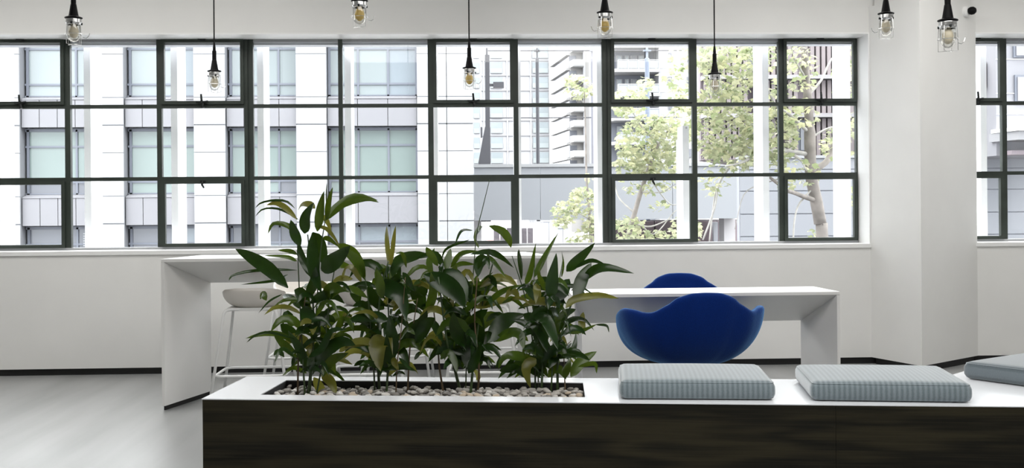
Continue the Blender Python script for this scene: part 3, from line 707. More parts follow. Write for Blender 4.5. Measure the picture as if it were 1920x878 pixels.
def palm(label, bx, T, S, dy, seed):
    rr = random.Random(seed); Y0 = PY0+dy
    b = onz(bx, 728, PZ-.02); b = Vector((ony(bx, 600, Y0).x, Y0, PZ-.02))
    t = thing('potted_palm', label, 'plant', b, 'palms in the planting trough')
    for pts, w_, br in S:
        o1 = rr.uniform(-.05, .05); o2 = rr.uniform(-.14, .14); n = len(pts)
        P = [at(x, y, Y0+o1+(o2-o1)*i/(n-1)) for i, (x, y) in enumerate(pts)]
        P[0].z = PZ-.02
        P = spline(P, 14); k = len(P)
        MB().tube(P, [max(.0016, w_/PXM/2*(1-.55*i/(k-1))) for i in range(k)], 6).build('stem', STEMB if br else STEM, t, smooth=True)
    for pts, w_, mi in T:
        o1 = rr.uniform(-.09, .09); o2 = o1+rr.choice((-1, 1))*rr.uniform(.04, .16); n = len(pts)
        P = [at(x, y, Y0+o1+(o2-o1)*i/(n-1)) for i, (x, y) in enumerate(pts)]
        fc = Vector((rr.uniform(-.45, .45), -1, rr.uniform(0, .7)))
        add_leaf(t, P, w_*1.25/PXM, mi, rr.uniform(-.9, .9), fc)
    return t
def filler(t, n, cx_, halfw, ytop, ybot, dy, seed):
    rr = random.Random(seed); Y0 = PY0+dy
    for i in range(n):
        x = cx_+rr.gauss(0, halfw*.4); y = rr.uniform(ytop, ybot); Y = Y0+rr.uniform(-.08, .10)
        b = at(x, y, Y); a = rr.uniform(0, 2*PI); L = rr.uniform(.09, .20); up = rr.uniform(.2, 1.0)
        d = Vector((math.cos(a), math.sin(a)*.7, 0))
        P = [b, b+d*L*.4+Vector((0, 0, L*.45*up)), b+d*L*.8+Vector((0, 0, L*.45*up)), b+d*L*1.1+Vector((0, 0, L*.1*(up-.6)))]
        add_leaf(t, P, rr.uniform(.016, .05), rr.choice((0, 0, 0, 1, 1, 2)), rr.uniform(-1, 1), Vector((rr.uniform(-.5, .5), -1, rr.uniform(0, 1))), 7)
p1 = palm('leftmost and tallest palm, fronds reaching over the window sill', 577, T1, S1, -.01, 21); filler(p1, 46, 585, 60, 540, 710, -.01, 31)
p2 = palm('second palm from the left, with a broad yellowing leaf hanging down', 722, T2, S2, .0, 22); filler(p2, 62, 725, 65, 520, 710, 0, 32)
p3 = palm('third palm from the left, with one thin spear rising above the rest', 868, T3, S3, -.01, 23); filler(p3, 62, 872, 70, 500, 700, -.01, 33)
p4 = palm('rightmost palm, its fronds reaching out over the white table', 1028, T4, S4, .0, 24); filler(p4, 52, 1025, 60, 540, 710, 0, 34)
# ------------------------------------------------------------------ outside: street and buildings
GZ = -2.4
ASPH = M('pale_asphalt', (.135, .132, .134), .85, var=.08, scale=2)
MB().box(-160, 160, 9.4, 420, GZ-.2, GZ).build('street_ground', ASPH, kind='structure')
PANW = M('white_facade_panel', (.235, .24, .25), .55, var=.015, scale=.6)
PANG = M('grey_facade_panel', (.158, .158, .171), .55, var=.02, scale=.6)
SEAM = M('panel_joint', (.17, .175, .19), .7)
REV = M('blue_grey_reveal', (.13, .145, .17), .6)
FRM = M('grey_window_frame', (.10, .11, .135), .45)
def glz(name, c, r=.12): return M(name, c, r, spec=.6, var=.06, scale=.35)
GLA = glz('pale_blind_glass', (.165, .19, .195)); GLB = glz('aqua_blind_glass', (.125, .16, .152)); GLC = glz('dark_glass', (.09, .095, .11)); GLD = glz('blue_glass', (.145, .17, .19))
BACK = M('facade_backing', (0.306, 0.313, 0.326), .8)
BY = 40.0
def bx(px): return ony(px, 270, BY).x
def bz(py): return ony(480, py, BY).z
FH = bz(238)-bz(422)                               # storey height
off = thing('office_building', 'white panelled office building with blinds in wide windows across the street', 'building', (bx(400), BY, GZ))
DEP = .55
PITCH = bx(423)-bx(232)
bays = [(bx(37)-2*PITCH, bx(172)-2*PITCH), (bx(37)-PITCH, bx(172)-PITCH), (bx(37), bx(172)), (bx(232), bx(363)), (bx(423), bx(555)), (bx(613), bx(782))]
xl0 = bays[0][0]-bx(421)+bx(363); xend = bx(888)
z_base = bz(238)
floors = [-1, 0, 1, 2]                            # 0 is the row through the middle of the window
def zf(py, k): return bz(py)+k*FH
MB().box(xl0, xend-.05, BY+DEP+.3, BY+7, GZ, zf(234, 2)+.6).build('building_core', BACK, off)
J = .011
seams = [234, 285, 366, 417]
def fpanel(x0, x1, z0, z1, y, th, mat, name): return MB().box(x0+J, x1-J, y, y+th, z0+J, z1-J).build(name, mat, off)
piers = [(xl0, bays[0][0])]+[(bays[i][1], bays[i+1][0]) for i in range(len(bays)-1)]
xm = bx(838)
end_cols = [(bays[-1][1], xm), (xm, xend)]
for k in floors:
    edges = [zf(234, k), zf(285, k), zf(366, k), zf(417, k), zf(234, k-1)]
    for (a, b) in piers+end_cols:
        for i in range(4): fpanel(a, b, edges[i+1], edges[i], BY, .08, PANW, 'wall_panel')
for (a, b) in piers+end_cols:
    MB().box(a+.03, b-.03, BY+.03, BY+DEP+.3, GZ, zf(234, 2)+.3).build('pier_core', SEAM, off)
rb = random.Random(5)
for bi, (a, b) in enumerate(bays):
    last = bi == len(bays)-1
    vs_ = [a, bx(670), bx(727), b] if last else [a+.05, a+.05+bx(142)-bx(47), b]
    if last: sp = [a, bx(670), bx(727), b]
    else: sp = [a+(b-a)*i/4 for i in range(5)]
    for k in floors:
        zt, zb = zf(240, k), zf(362, k)
        yg = BY+DEP
        # spandrel panels hang below the window, sloped sill on top
        for i in range(len(sp)-1): fpanel(sp[i], sp[i+1], zf(421, k), zf(369, k), BY+.16, .06, PANG, 'spandrel_panel')
        MB().hexa([(a+.02, BY+.14, zf(369, k)), (b-.02, BY+.14, zf(369, k)), (b-.02, yg+.05, zf(369, k)), (a+.02, yg+.05, zf(369, k)), (a+.02, BY+.14, zf(369, k)+.03), (b-.02, BY+.14, zf(369, k)+.03), (b-.02, yg+.05, zb+.02), (a+.02, yg+.05, zb+.02)]).build('window_sill', PANG, off)
        fr = MB(); t = .07; y0, y1 = yg-.06, yg+.06
        fr.box(a, b, y0, y1, zt-t, zt+.04); fr.box(a, b, y0, y1, zb, zb+t*.6)
        for i, x in enumerate(vs_):
            wv = t*1.3 if i == 0 else t
            fr.box(x-(wv/2 if 0 < i < len(vs_)-1 else (0 if i == 0 else wv)), x+(wv/2 if 0 < i < len(vs_)-1 else (wv if i == 0 else 0)), y0, y1, zb, zt)
        for py in (272, 339): fr.box(a, b, y0+.005, y1-.005, zf(py, k)-.035, zf(py, k)+.035)
        wf = fr.build('window_frame', FRM, off)
        rows = [zt, zf(272, k), zf(339, k), zb]
        for i in range(len(vs_)-1):
            for r in range(3):
                if k >= 1: g = GLD if (bi in (3, 5) and i == len(vs_)-2) else GLA
                elif k == 0: g = GLB if r < 2 else (GLC if (bi == 2 or (bi == 4 and i == 1)) else GLB)
                else: g = GLC if (bi in (2,) or rb.random() < .5) else GLD
                MB().box(vs_[i]+.02, vs_[i+1]-.02, yg-.01, yg+.02, rows[r+1]+.02, rows[r]-.02).build('pane', g, wf)
# louvre in the low left window
lv = MB()
for i in range(7): z = zf(424, -1+1)-.25-i*.085; lv.box(bx(147), bx(171), BY+DEP-.12, BY+DEP-.08, z, z+.045)
lv.build('louvre', PANW, off, kind='stuff')

# --- white tower far behind
TY = 230.0
def tx(px): return ony(px, 200, TY).x
def tz(py): return ony(1000, py, TY).z
TW = M('white_tower_wall', (.225, .225, .235), .7); TG = M('tower_glass', (.14, .16, .17), .2, var=.1, scale=.2); TGR = M('tower_balustrade', (.165, .185, .19), .3)
tow = thing('apartment_tower', 'pale tower with two columns of small windows, behind the dark poles', 'building', (tx(985), TY, GZ))
MB().box(tx(880), tx(1034), TY, TY+20, GZ, tz(20)).build('tower_body', TW, tow)
MB().box(tx(1034.5), tx(1052), TY-3, TY+18, GZ, tz(15)).build('stair_core', M('bright_white_render', (0.408, 0.408, 0.408), .7), tow)
for r in range(9):
    y = 89+28.1*r
    for x0, x1 in ((888, 899), (920, 942), (999, 1006), (1009, 1028)):
        fr = MB().box(tx(x0), tx(x1), TY-.15, TY+.05, tz(y+20), tz(y)).build('window', TG, tow)
        MB().box(tx(x0), tx(x1), TY-.35, TY-.2, tz(y+20), tz(y+11)).build('balustrade', TGR, tow)
    MB().box(tx(903), tx(1034), TY-.25, TY, tz(y+25.2), tz(y+23.6)).build('floor_band', M('tower_band', (.19, .19, .2), .7), tow)
for px in (906, 950, 968, 994): MB().box(tx(px), tx(px)+.25, TY-.3, TY, GZ, tz(22)).build('wall_rib', TW, tow)

# --- darker balcony tower
KY = 150.0
def kx(px): return ony(px, 200, KY).x
def kz(py): return ony(1080, py, KY).z
KW = M('warm_grey_wall', (.19, .185, .18), .7); KD = M('dark_tower_glass', (.075, .078, .09), .25, var=.4, scale=.3); KS = M('pale_balcony', (.215, .213, .212), .6)
kt = thing('balcony_tower', 'grey tower with a dark glass side and a stack of slanted balconies', 'building', (kx(1085), KY, GZ))
MB().prism([(kx(1052), KY+14), (kx(1070), KY), (kx(1122), KY), (kx(1122), KY+20), (kx(1052), KY+20)], GZ, kz(30)).build('tower_body', KW, kt)
n_ = Vector((kx(1070)-kx(1052), -14, 0)); nn = Vector((n_.y, -n_.x, 0)).normalized()
for r in range(9):
    y = 76+28*r
    p0 = Vector((kx(1053), KY+13.4, 0)); p1 = Vector((kx(1069.5), KY+.3, 0))
    if nn.y > 0: nn = -nn
    MB().prism([xy(p0+nn*.1), xy(p1+nn*.1), xy(p1-nn*.2), xy(p0-nn*.2)], kz(y+22), kz(y)).build('window_band', KD, kt)
    MB().prism([xy(p0+nn*.5), xy(p1+nn*.5), xy(p1), xy(p0)], kz(y+27), kz(y+23)).build('floor_slab', KS, kt)
    MB().box(kx(1069), kx(1081), KY-.1, KY+.1, kz(y+21), kz(y+1)).build('window', KD, kt)
    sl = MB(); sl.prism([(kx(1068), KY-.2), (kx(1072), KY-2.2), (kx(1092), KY-2.2), (kx(1094), KY)], kz(y+24), kz(y+22)); bal = sl.build('balcony', KS, kt)
    MB().prism([(kx(1068), KY-.4), (kx(1072), KY-2.3), (kx(1092), KY-2.3), (kx(1092), KY-2.2), (kx(1072.4), KY-2.2), (kx(1069), KY-.4)], kz(y+22), kz(y+12)).build('balustrade', M('frosted_balustrade', (0.449, 0.456, 0.462), .4), bal)
    MB().box(kx(1110), kx(1115), KY-.1, KY+.1, kz(y+18), kz(y+6)).build('window', KD, kt)
MB().box(kx(1093), kx(1097), KY-.6, KY+.1, GZ, kz(40)).build('wall_rib', TW, kt)

# --- nearer white apartment block with balconies
AY = 110.0
def ax_(px): return ony(px, 200, AY).x
def az(py): return ony(1230, py, AY).z
AW = M('white_render', (.225, .225, .23), .7, var=.02, scale=.2); AB = M('blue_grey_render', (.12, .128, .15), .7); AR = M('balcony_rail', (.23, .23, .235), .4); ARG = M('rail_glass', (.165, .175, .185), .25)
ap = thing('balcony_block', 'white apartment block with wide railed balconies behind the tree', 'building', (ax_(1230), AY, GZ))
MB().box(ax_(1232), ax_(1318), AY-1, AY+16, GZ, az(40)).build('block_body', AW, ap)
MB().box(ax_(1140), ax_(1232), AY+1.5, AY+16, GZ, az(40)).build('recessed_wall', AB, ap)
for r in range(6):
    y = 90+44.7*r
    MB().prism([(ax_(1128), AY+1.5), (ax_(1149), AY-1.8), (ax_(1232), AY-1.8), (ax_(1232), AY+1.5)], az(y+4), az(y-2)).build('balcony_slab', AW, ap)
    ra = MB(); ra.box(ax_(1155), ax_(1231), AY-1.7, AY-1.6, az(y-17.5), az(y-19)); 
    for i in range(5): x = ax_(1155)+(ax_(1231)-ax_(1155))*i/4; ra.box(x-.05, x+.05, AY-1.7, AY-1.6, az(y-2), az(y-18))
    rl_ = ra.build('balcony_rail', AR, ap)
    MB().box(ax_(1156), ax_(1230), AY-1.65, AY-1.62, az(y-3), az(y-17)).build('rail_panel', ARG, rl_)
    for x0, x1 in ((1160, 1171), (1176, 1184), (1187, 1199), (1202, 1213)):
        f = MB().box(ax_(x0), ax_(x1), AY+1.38, AY+1.5, az(y-2), az(y-34)).build('window', AR, ap)
        MB().box(ax_(x0)+.1, ax_(x1)-.1, AY+1.3, AY+1.4, az(y-3), az(y-33)).build('pane', KD if x0 in (1187,) else TG, f)
    for px in (1249, 1284):
        f = MB().box(ax_(px), ax_(px+8), AY-1.1, AY-.9, az(y+28), az(y+11)).build('window', AW, ap)
        MB().box(ax_(px+.8), ax_(px+7.2), AY-1.16, AY-1.05, az(y+27), az(y+12)).build('pane', KD, f)
    MB().box(ax_(1233), ax_(1318), AY-1.03, AY-.98, az(y+40), az(y+39.4)).build('wall_joint', M('joint_grey', (0.408, 0.408, 0.422), .7), ap)

# --- pale footbridge across the street
FBY = 48.0
def qx(px): return ony(px, 360, FBY).x
def qz(py): return ony(1100, py, FBY).z
BRG = M('pale_bridge_panel', (.155, .163, .175), .6, var=.02, scale=.2)
brd = thing('footbridge', 'long pale grey solid sided footbridge crossing the street', 'bridge', (qx(1100), FBY, GZ))
cutx = [889, 1013, 1137, 1261, 1386]
for i in range(4): MB().box(qx(cutx[i])+.01, qx(cutx[i+1])-.01, FBY, FBY+.15, qz(412), qz(313)).build('side_panel', BRG, brd)
MB().box(qx(887), qx(1388), FBY-.08, FBY+.3, qz(313)+.004, qz(307)).build('coping', M('bridge_coping', (.19, .195, .2), .6), brd)
MB().box(qx(889), qx(1386), FBY+.16, FBY+3.5, qz(412)+.05, qz(395)).build('deck', M('bridge_underside', (0.150, 0.143, 0.150), .8), brd)
MB().box(qx(889), qx(1386), FBY+3.4, FBY+3.55, qz(395), qz(320)).build('far_parapet', BRG, brd)
for px in (892, 1378): MB().box(qx(px)-.25, qx(px)+.25, FBY+1, FBY+2, GZ, qz(410)).build('pier', M('bridge_pier', (0.286, 0.279, 0.286), .8), brd)
# --- poles, wires and street lamp
PDK = M('dark_pole', (.028, .028, .034), .5)
PLY = FBY+3.72; PB = .5
def pz_(py): return ony(1000, py, PLY).z
def pxx(px): return ony(px, 220, PLY).x
post = thing('street_lamp_post', 'dark flared post with a box lamp on a short arm', 'lamp post', (pxx(912), PLY, PB))
MB().hexa([(pxx(895), PLY-.15, PB), (pxx(919), PLY-.15, PB), (pxx(919), PLY+.15, PB), (pxx(895), PLY+.15, PB), (pxx(896), PLY-.15, pz_(305)), (pxx(919), PLY-.15, pz_(305)), (pxx(919), PLY+.15, pz_(305)), (pxx(896), PLY+.15, pz_(305))]).build('base_shroud', PDK, post)
MB().hexa([(pxx(896), PLY-.14, pz_(305)), (pxx(919), PLY-.14, pz_(305)), (pxx(919), PLY+.14, pz_(305)), (pxx(896), PLY+.14, pz_(305)), (pxx(909), PLY-.12, pz_(238)), (pxx(919), PLY-.12, pz_(238)), (pxx(919), PLY+.12, pz_(238)), (pxx(909), PLY+.12, pz_(238))]).build('flared_shroud', PDK, post)
MB().box(pxx(910), pxx(918.5), PLY-.1, PLY+.1, pz_(238), pz_(103)).build('post_shaft', PDK, post)
MB().box(pxx(912), pxx(915.5), PLY-.05, PLY+.05, pz_(103), pz_(90)).build('post_tip', PDK, post)
MB().box(pxx(918), pxx(927), PLY-.05, PLY+.05, pz_(162), pz_(157)).build('lamp_arm', PDK, post)
MB().box(pxx(925), pxx(945), PLY-.15, PLY+.15, pz_(165), pz_(154)).build('lamp_box', PDK, post)
MB().box(pxx(901), pxx(904), PLY-.05, PLY+.05, pz_(258), pz_(238)).build('bracket', PDK, post)
for px, lb, wd_, mt in ((1008, 'dark slim pole behind the bridge, in front of the white tower', 7, PDK), (1111, 'dark slim pole behind the bridge, in front of the balcony tower', 6, M('grey_pole', (0.136, 0.136, 0.156), .5)), (1214, 'slate blue pole in front of the white balcony block', 9, M('slate_pole', (0.102, 0.122, 0.163), .5))):
    x = pxx(px); t = thing('catenary_pole', lb, 'pole', (x, PLY, PB), 'poles behind the footbridge'); rr_ = (pxx(px+wd_)-x)/2
    bot = pz_(310) if px < 1200 else pz_(224)
    MB().lathe([(rr_, 0), (rr_, bot-PB), (rr_*.95, pz_(110)-PB), (rr_*.5, pz_(109)-PB), (rr_*.5, pz_(90)-PB)], 12).build('shaft', mt, t, world=False)
    MB().box(-rr_*1.6, rr_*1.6, -.1, .1, pz_(97)-PB, pz_(94)-PB).build('clamp', mt, t, world=False)
for py, lb in ((95, 'upper horizontal wire strung between the dark poles'), (221, 'lower horizontal wire strung between the dark poles')):
    tag(MB().tube([(pxx(916), PLY, pz_(py)), (pxx(1111), PLY, pz_(py)), (pxx(1280), PLY, pz_(py))], .028, 6).build('overhead_wire', PDK), lb, 'wire', 'wires behind the footbridge')

# --- things in the street under the bridge
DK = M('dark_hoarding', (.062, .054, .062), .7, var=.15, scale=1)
def street(px0, px1, pyt, Y, dep, name, label, cat, mat, zb=GZ, group=None):
    x0, x1 = ony(px0, 430, Y).x, ony(px1, 430, Y).x; zt = ony((px0+px1)/2, pyt, Y).z
    t = thing(name, label, cat, ((x0+x1)/2, Y, zb), group)
    return t, x0, x1, zt
t, x0, x1, zt = street(925, 974, 428, 62, .2, 'site_hoarding', 'dark hoarding panels under the left part of the bridge', 'fence', DK)
n = 4
for i in range(n): MB().box(x0+(x1-x0)*i/n+.02, x0+(x1-x0)*(i+1)/n-.02, 62, 62.1, GZ, zt).build('panel', DK, t)
MB().box(x0, x1, 61.95, 62.12, zt, zt+.06).build('top_rail', M('pale_rail', (0.408, 0.408, 0.408), .6), t)
t, x0, x1, zt = street(977, 1000, 428, 62.3, .2, 'site_hoarding', 'short dark hoarding beside the road, right of the window bar', 'fence', DK)
for i in range(2): MB().box(x0+(x1-x0)*i/2+.02, x0+(x1-x0)*(i+1)/2-.02, 62.3, 62.4, GZ, zt).build('panel', DK, t)
def car(name, label, x, Y, rz, paint, L=4.4):
    t = thing(name, label, 'car', (x, Y, GZ), None, rz); w_ = .88
    prof = [(-2.15, .35), (-2.2, .7), (-1.9, .92), (-1.2, .98), (-.7, 1.45), (.9, 1.47), (1.6, 1.02), (2.15, .92), (2.2, .4)]
    n_ = len(prof); m = MB(); m.add([(x_, -w_*(.86 if z > 1.2 else 1), z) for x_, z in prof]+[(x_, w_*(.86 if z > 1.2 else 1), z) for x_, z in prof], [tuple(range(n_)), tuple(reversed(range(n_, 2*n_)))]+[(i, (i+1) % n_, n_+(i+1) % n_, n_+i) for i in range(n_)])
    m.build('car_body', paint, t, world=False)
    MB().add([(-1.1, -.885, 1.0), (-.65, -.80, 1.4), (.85, -.80, 1.42), (1.4, -.885, 1.04)], [(0, 1, 2, 3)]).add([(-1.1, .885, 1.0), (-.65, .80, 1.4), (.85, .80, 1.42), (1.4, .885, 1.04)], [(3, 2, 1, 0)]).build('side_window', GLC, t, world=False)
    MB().box(-2.21, -2.1, -.7, .7, .55, .8).build('tail_lights', GRIME, t, world=False)
    for sx_ in (-1.35, 1.35):
        for sy_ in (-.8, .8):
            wm = MB(); mm = MB(); mm.lathe([(.2, -.1), (.32, -.1), (.32, .1), (.2, .1)], 14); wm.add([(p.x+sx_, p.z+sy_, p.y+.32) for p in mm.v], mm.f); wm.build('wheel', BLKPL, t, world=False)
    return t
RED = M('red_car_paint', (0.286, 0.034, 0.041), .3, coat=.5); SIL = M('silver_car_paint', (0.340, 0.340, 0.354), .3, metal=.3); WHT = M('white_van_paint', (0.544, 0.544, 0.544), .35)
car('parked_car', 'red car parked behind the white post at the left end of the bridge', ony(917, 440, 74).x, 74, math.radians(80), RED)
car('parked_car', 'dark silver car seen just under the bridge above the hoarding', ony(992, 425, 105).x, 105, math.radians(5), M('dark_car_paint', (0.082, 0.082, 0.095), .35))
vt = thing('delivery_van', 'white box van parked under the bridge behind the hoarding', 'van', (ony(955, 425, 84).x, 84, GZ))
vx = ony(955, 425, 84).x
MB().box(vx-2.3, vx+1.4, 83, 85, GZ+.6, GZ+2.9).build('cargo_box', WHT, vt)
MB().hexa([(vx+1.45, 83.1, GZ+.5), (vx+3.0, 83.1, GZ+.5), (vx+3.0, 84.9, GZ+.5), (vx+1.45, 84.9, GZ+.5), (vx+1.45, 83.2, GZ+2.3), (vx+2.3, 83.2, GZ+2.3), (vx+2.3, 84.8, GZ+2.3), (vx+1.45, 84.8, GZ+2.3)]).build('cab', WHT, vt)
for sx_ in (-1.5, 2.2):
    mm = MB(); mm.lathe([(.2, -.1), (.4, -.1), (.4, .1), (.2, .1)], 14); MB().add([(p.x+vx+sx_, p.z+83.05, p.y+GZ+.4) for p in mm.v], mm.f).build('wheel', BLKPL, vt)
t, x0, x1, zt = street(893, 912, 424, 60, .3, 'sign_post', 'white square cabinet on the street at the left end of the bridge', 'cabinet', WHT)
MB().box(x0, x1, 60, 60.6, GZ, zt).build('cabinet_body', M('pale_cabinet', (0.490, 0.476, 0.476), .6), t); MB().box(x0-.05, x1+.05, 59.95, 60.65, zt, zt+.08).build('cabinet_top', TRIM, t)
# kerb, lane marks, utility cabinets, columns
kz0 = GZ+.12
kb = MB(); pts = [ony(1006, 424, 1), (0, 0, 0)]
def gr(px, py): d = ray(px, py); tt = (GZ-EYE)/d.z; return Vector((d.x*tt, d.y*tt, GZ))
path = [gr(1012, 428), gr(1016, 437), gr(1024, 448), gr(1048, 452), gr(1110, 453)]
outer = [gr(1040, 426), gr(1045, 434), gr(1052, 441), gr(1060, 444), gr(1110, 446)]
vs_ = [Vector((p.x, p.y, kz0)) for p in path]+[Vector((p.x, p.y, kz0)) for p in outer]+[p.copy() for p in path]
fs_ = [(i, i+1, 5+i+1, 5+i) for i in range(4)]+[(10+i, 10+i+1, i+1, i) for i in range(4)]
MB().add(vs_, fs_).build('pavement_kerb', M('kerb_stone', (0.422, 0.408, 0.408), .8), kind='structure')
lm = [(998, 427, 1001, 430), (1003, 434, 1006, 437), (1008, 441, 1012, 445), (1015, 449, 1019, 453)]
lt = thing('lane_marking', 'dashed white line along the road under the bridge', 'road marking', (gr(1005, 440).x, gr(1005, 440).y, GZ+.004))
for a, b, c_, d_ in lm:
    p, q_ = gr(a, b), gr(c_, d_); e = (q_-p).normalized(); s_ = Vector((-e.y, e.x, 0))*.25
    MB().prism([xy(p-s_), xy(q_-s_), xy(q_+s_), xy(p+s_)], GZ+.004, GZ+.012).build('dash', WHT, lt)
UG = M('utility_grey', (0.231, 0.238, 0.258), .6)
for px0, px1, pyt, Y, lb in ((1019, 1040, 416, 88, 'grey square pillar under the bridge beside the kerb'), (1046, 1066, 428, 70, 'grey utility cabinet on the pavement near the tree leaves')):
    t, x0, x1, zt = street(px0, px1, pyt, Y, 1, 'utility_cabinet' if px0 > 1040 else 'bridge_column', lb, 'cabinet' if px0 > 1040 else 'pillar', UG)
    MB().box(x0, x0+(x1-x0)*.47, Y, Y+.8, GZ, zt).build('door' if px0 > 1040 else 'shaft_half', UG, t); MB().box(x0+(x1-x0)*.5, x1, Y, Y+.8, GZ, zt-.04).build('door' if px0 > 1040 else 'shaft_half', M('utility_grey_light', (0.286, 0.292, 0.313), .6), t)
    MB().box(x0-.05, x1+.05, Y-.06, Y+.86, zt, zt+.07).build('cap', UG, t)
# dark shopfront recess under the bridge at the right
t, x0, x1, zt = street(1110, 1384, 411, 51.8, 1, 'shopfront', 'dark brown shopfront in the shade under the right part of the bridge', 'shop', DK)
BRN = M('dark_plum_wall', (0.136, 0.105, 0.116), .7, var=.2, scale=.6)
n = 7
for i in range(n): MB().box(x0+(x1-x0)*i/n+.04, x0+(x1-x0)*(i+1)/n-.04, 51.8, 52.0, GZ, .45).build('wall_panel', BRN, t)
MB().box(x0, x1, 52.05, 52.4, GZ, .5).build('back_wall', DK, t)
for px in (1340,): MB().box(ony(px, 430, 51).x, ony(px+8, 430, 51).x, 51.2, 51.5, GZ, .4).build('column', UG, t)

# --- brown slatted building with low pale wall at the right
RY = 27.0
def rx_(px): return ony(px, 350, RY).x
def rz_(py): return ony(1500, py, RY).z
LW = M('pale_blue_grey_wall', (.168, .175, .192), .6, var=.015, scale=.4)
wl = thing('street_wall', 'low pale grey wall of long blocks behind the tree trunk', 'wall', (rx_(1500), RY, GZ))
rows = [rz_(500), rz_(443), rz_(401), rz_(358), rz_(318), rz_(297)]
cols = [rx_(1387), rx_(1620), rx_(1850), rx_(2100)]
for i in range(5):
    for j in range(3): MB().box(cols[j]+.012, cols[j+1]-.012, RY, RY+.3, rows[i]+.012, rows[i+1]-.012).build('wall_panel', LW, wl)
MB().box(cols[0], cols[3], RY+.05, RY+.3, GZ, rows[-1]-.02).build('wall_core', M('joint_dark', (0.204, 0.211, 0.238), .7), wl)
MB().box(cols[0], cols[3], RY-.05, RY+.4, rows[-1], rows[-1]+.07).build('coping', M('wall_coping', (.20, .205, .215), .6), wl)
MV = M('mauve_slat', (0.177, 0.153, 0.156), .7, var=.15, scale=.5); MVD = M('plum_shade', (0.163, 0.136, 0.150), .7)
sy = RY+2.2
def sx2(px): return ony(px, 200, sy).x
def sz2(py): return ony(1500, py, sy).z
bb = thing('slatted_building', 'brown building clad in upright timber slats behind the tree', 'building', (sx2(1500), sy, GZ))
MB().prism([(sx2(1318), sy+.3), (sx2(1700), sy+.3), (sx2(1700), sy+6), (sx2(1400)+1.4, sy+6), (sx2(1318)+.05, sy+.8)], sz2(299), sz2(20)).prism([(sx2(1392), sy+.3), (sx2(1700), sy+.3), (sx2(1700), sy+6), (sx2(1392)+2.2, sy+6)], GZ, sz2(299)).build('building_body', MVD, bb)
seg_ = [(297, 222), (212, 150), (140, 40)]
i = 0; px = 1322
slat_me = None
for z0_, z1_ in seg_:
    px = 1322
    while px < 1700:
        gap_zone = (1400 < px < 1416) or (1500 < px < 1512) or (1468 < px < 1476)
        if not gap_zone and i < 290:
            x = sx2(px)
            if slat_me is None or slat_me[1] != z0_:
                mm = MB().box(0, .10, 0, .12, 0, sz2(z1_)-sz2(z0_)); slat_me = (mm.mesh('slat', MV), z0_)
            o = bpy.data.objects.new('slat', slat_me[0]); COL.objects.link(o); o.parent = bb; o.location = Vector((x, sy+.05, sz2(z0_)))-bb.location; i += 1
        px += 10.5
    MB().box(sx2(1318), sx2(1700), sy, sy+.25, sz2(z0_)-.02, sz2(z0_)+.0).build('ledge', MVD, bb)
for py0, py1 in ((212, 222), (140, 150)): MB().box(sx2(1318), sx2(1700), sy-.15, sy+.28, sz2(py1)+.02, sz2(py0)-.02).build('floor_band', M('pale_band', (0.224, 0.218, 0.224), .7), bb)
for a, b, c_, d_ in ((1399, 1417, 285, 225), (1499, 1513, 285, 225), (1399, 1417, 130, 80), (1466, 1477, 205, 155)):
    f = MB().box(sx2(a), sx2(b), sy+.12, sy+.28, sz2(c_), sz2(d_)).build('window', FRM, bb); MB().box(sx2(a)+.05, sx2(b)-.05, sy+.08, sy+.14, sz2(c_)+.05, sz2(d_)-.05).build('pane', GLC, f)

# --- grey building seen in the small right window
GY2 = 25.0
def g2x(px): return ony(px, 250, GY2).x
def g2z(py): return ony(1880, py, GY2).z
gb = thing('grey_house', 'pale grey building with a bay ledge, seen through the small right window', 'building', (g2x(1890), GY2, GZ))
MB().box(g2x(1868), g2x(2060), GY2, GY2+5, g2z(292), g2z(40)).build('house_wall', M('pale_grey_render', (.175, .175, .19), .7), gb)
for py in (112, 176, 215): MB().box(g2x(1868), g2x(2060), GY2-.015, GY2, g2z(py), g2z(py-1.5)).build('wall_joint', M('joint_grey', (0.408, 0.408, 0.422), .7), gb)
f = MB().box(g2x(1902), g2x(1962), GY2-.05, GY2+.02, g2z(194), g2z(141)).build('window', FRM, gb); MB().box(g2x(1906), g2x(1958), GY2-.08, GY2-.04, g2z(190), g2z(145)).build('pane', M('grey_blind', (0.177, 0.173, 0.187), .3), f)
f = MB().box(g2x(1900), g2x(1962), GY2-.05, GY2+.02, g2z(108), g2z(60)).build('window', FRM, gb); MB().box(g2x(1904), g2x(1958), GY2-.08, GY2-.04, g2z(105), g2z(63)).build('pane', M('grey_blind', (0.177, 0.173, 0.187), .3), f)
MB().prism([(g2x(1862), GY2+.2), (g2x(1874), GY2-.9), (g2x(2060), GY2-.9), (g2x(2060), GY2+.2)], g2z(266), g2z(250)).build('bay_ledge', M('pale_ledge', (.205, .205, .215), .7), gb)
MB().prism([(g2x(1862), GY2+.1), (g2x(1870), GY2-1.0), (g2x(2060), GY2-1.0), (g2x(2060), GY2+.1)], g2z(250)+.003, g2z(243)).build('ledge_cap', TRIM, gb)
MB().box(g2x(1876), g2x(2060), GY2-.5, GY2-.01, g2z(292), g2z(284)).build('dark_recess', MVD, gb)
MB().box(g2x(1852), g2x(1866), GY2+.4, GY2+2, g2z(160), g2z(112)).build('brown_box', MV, gb)

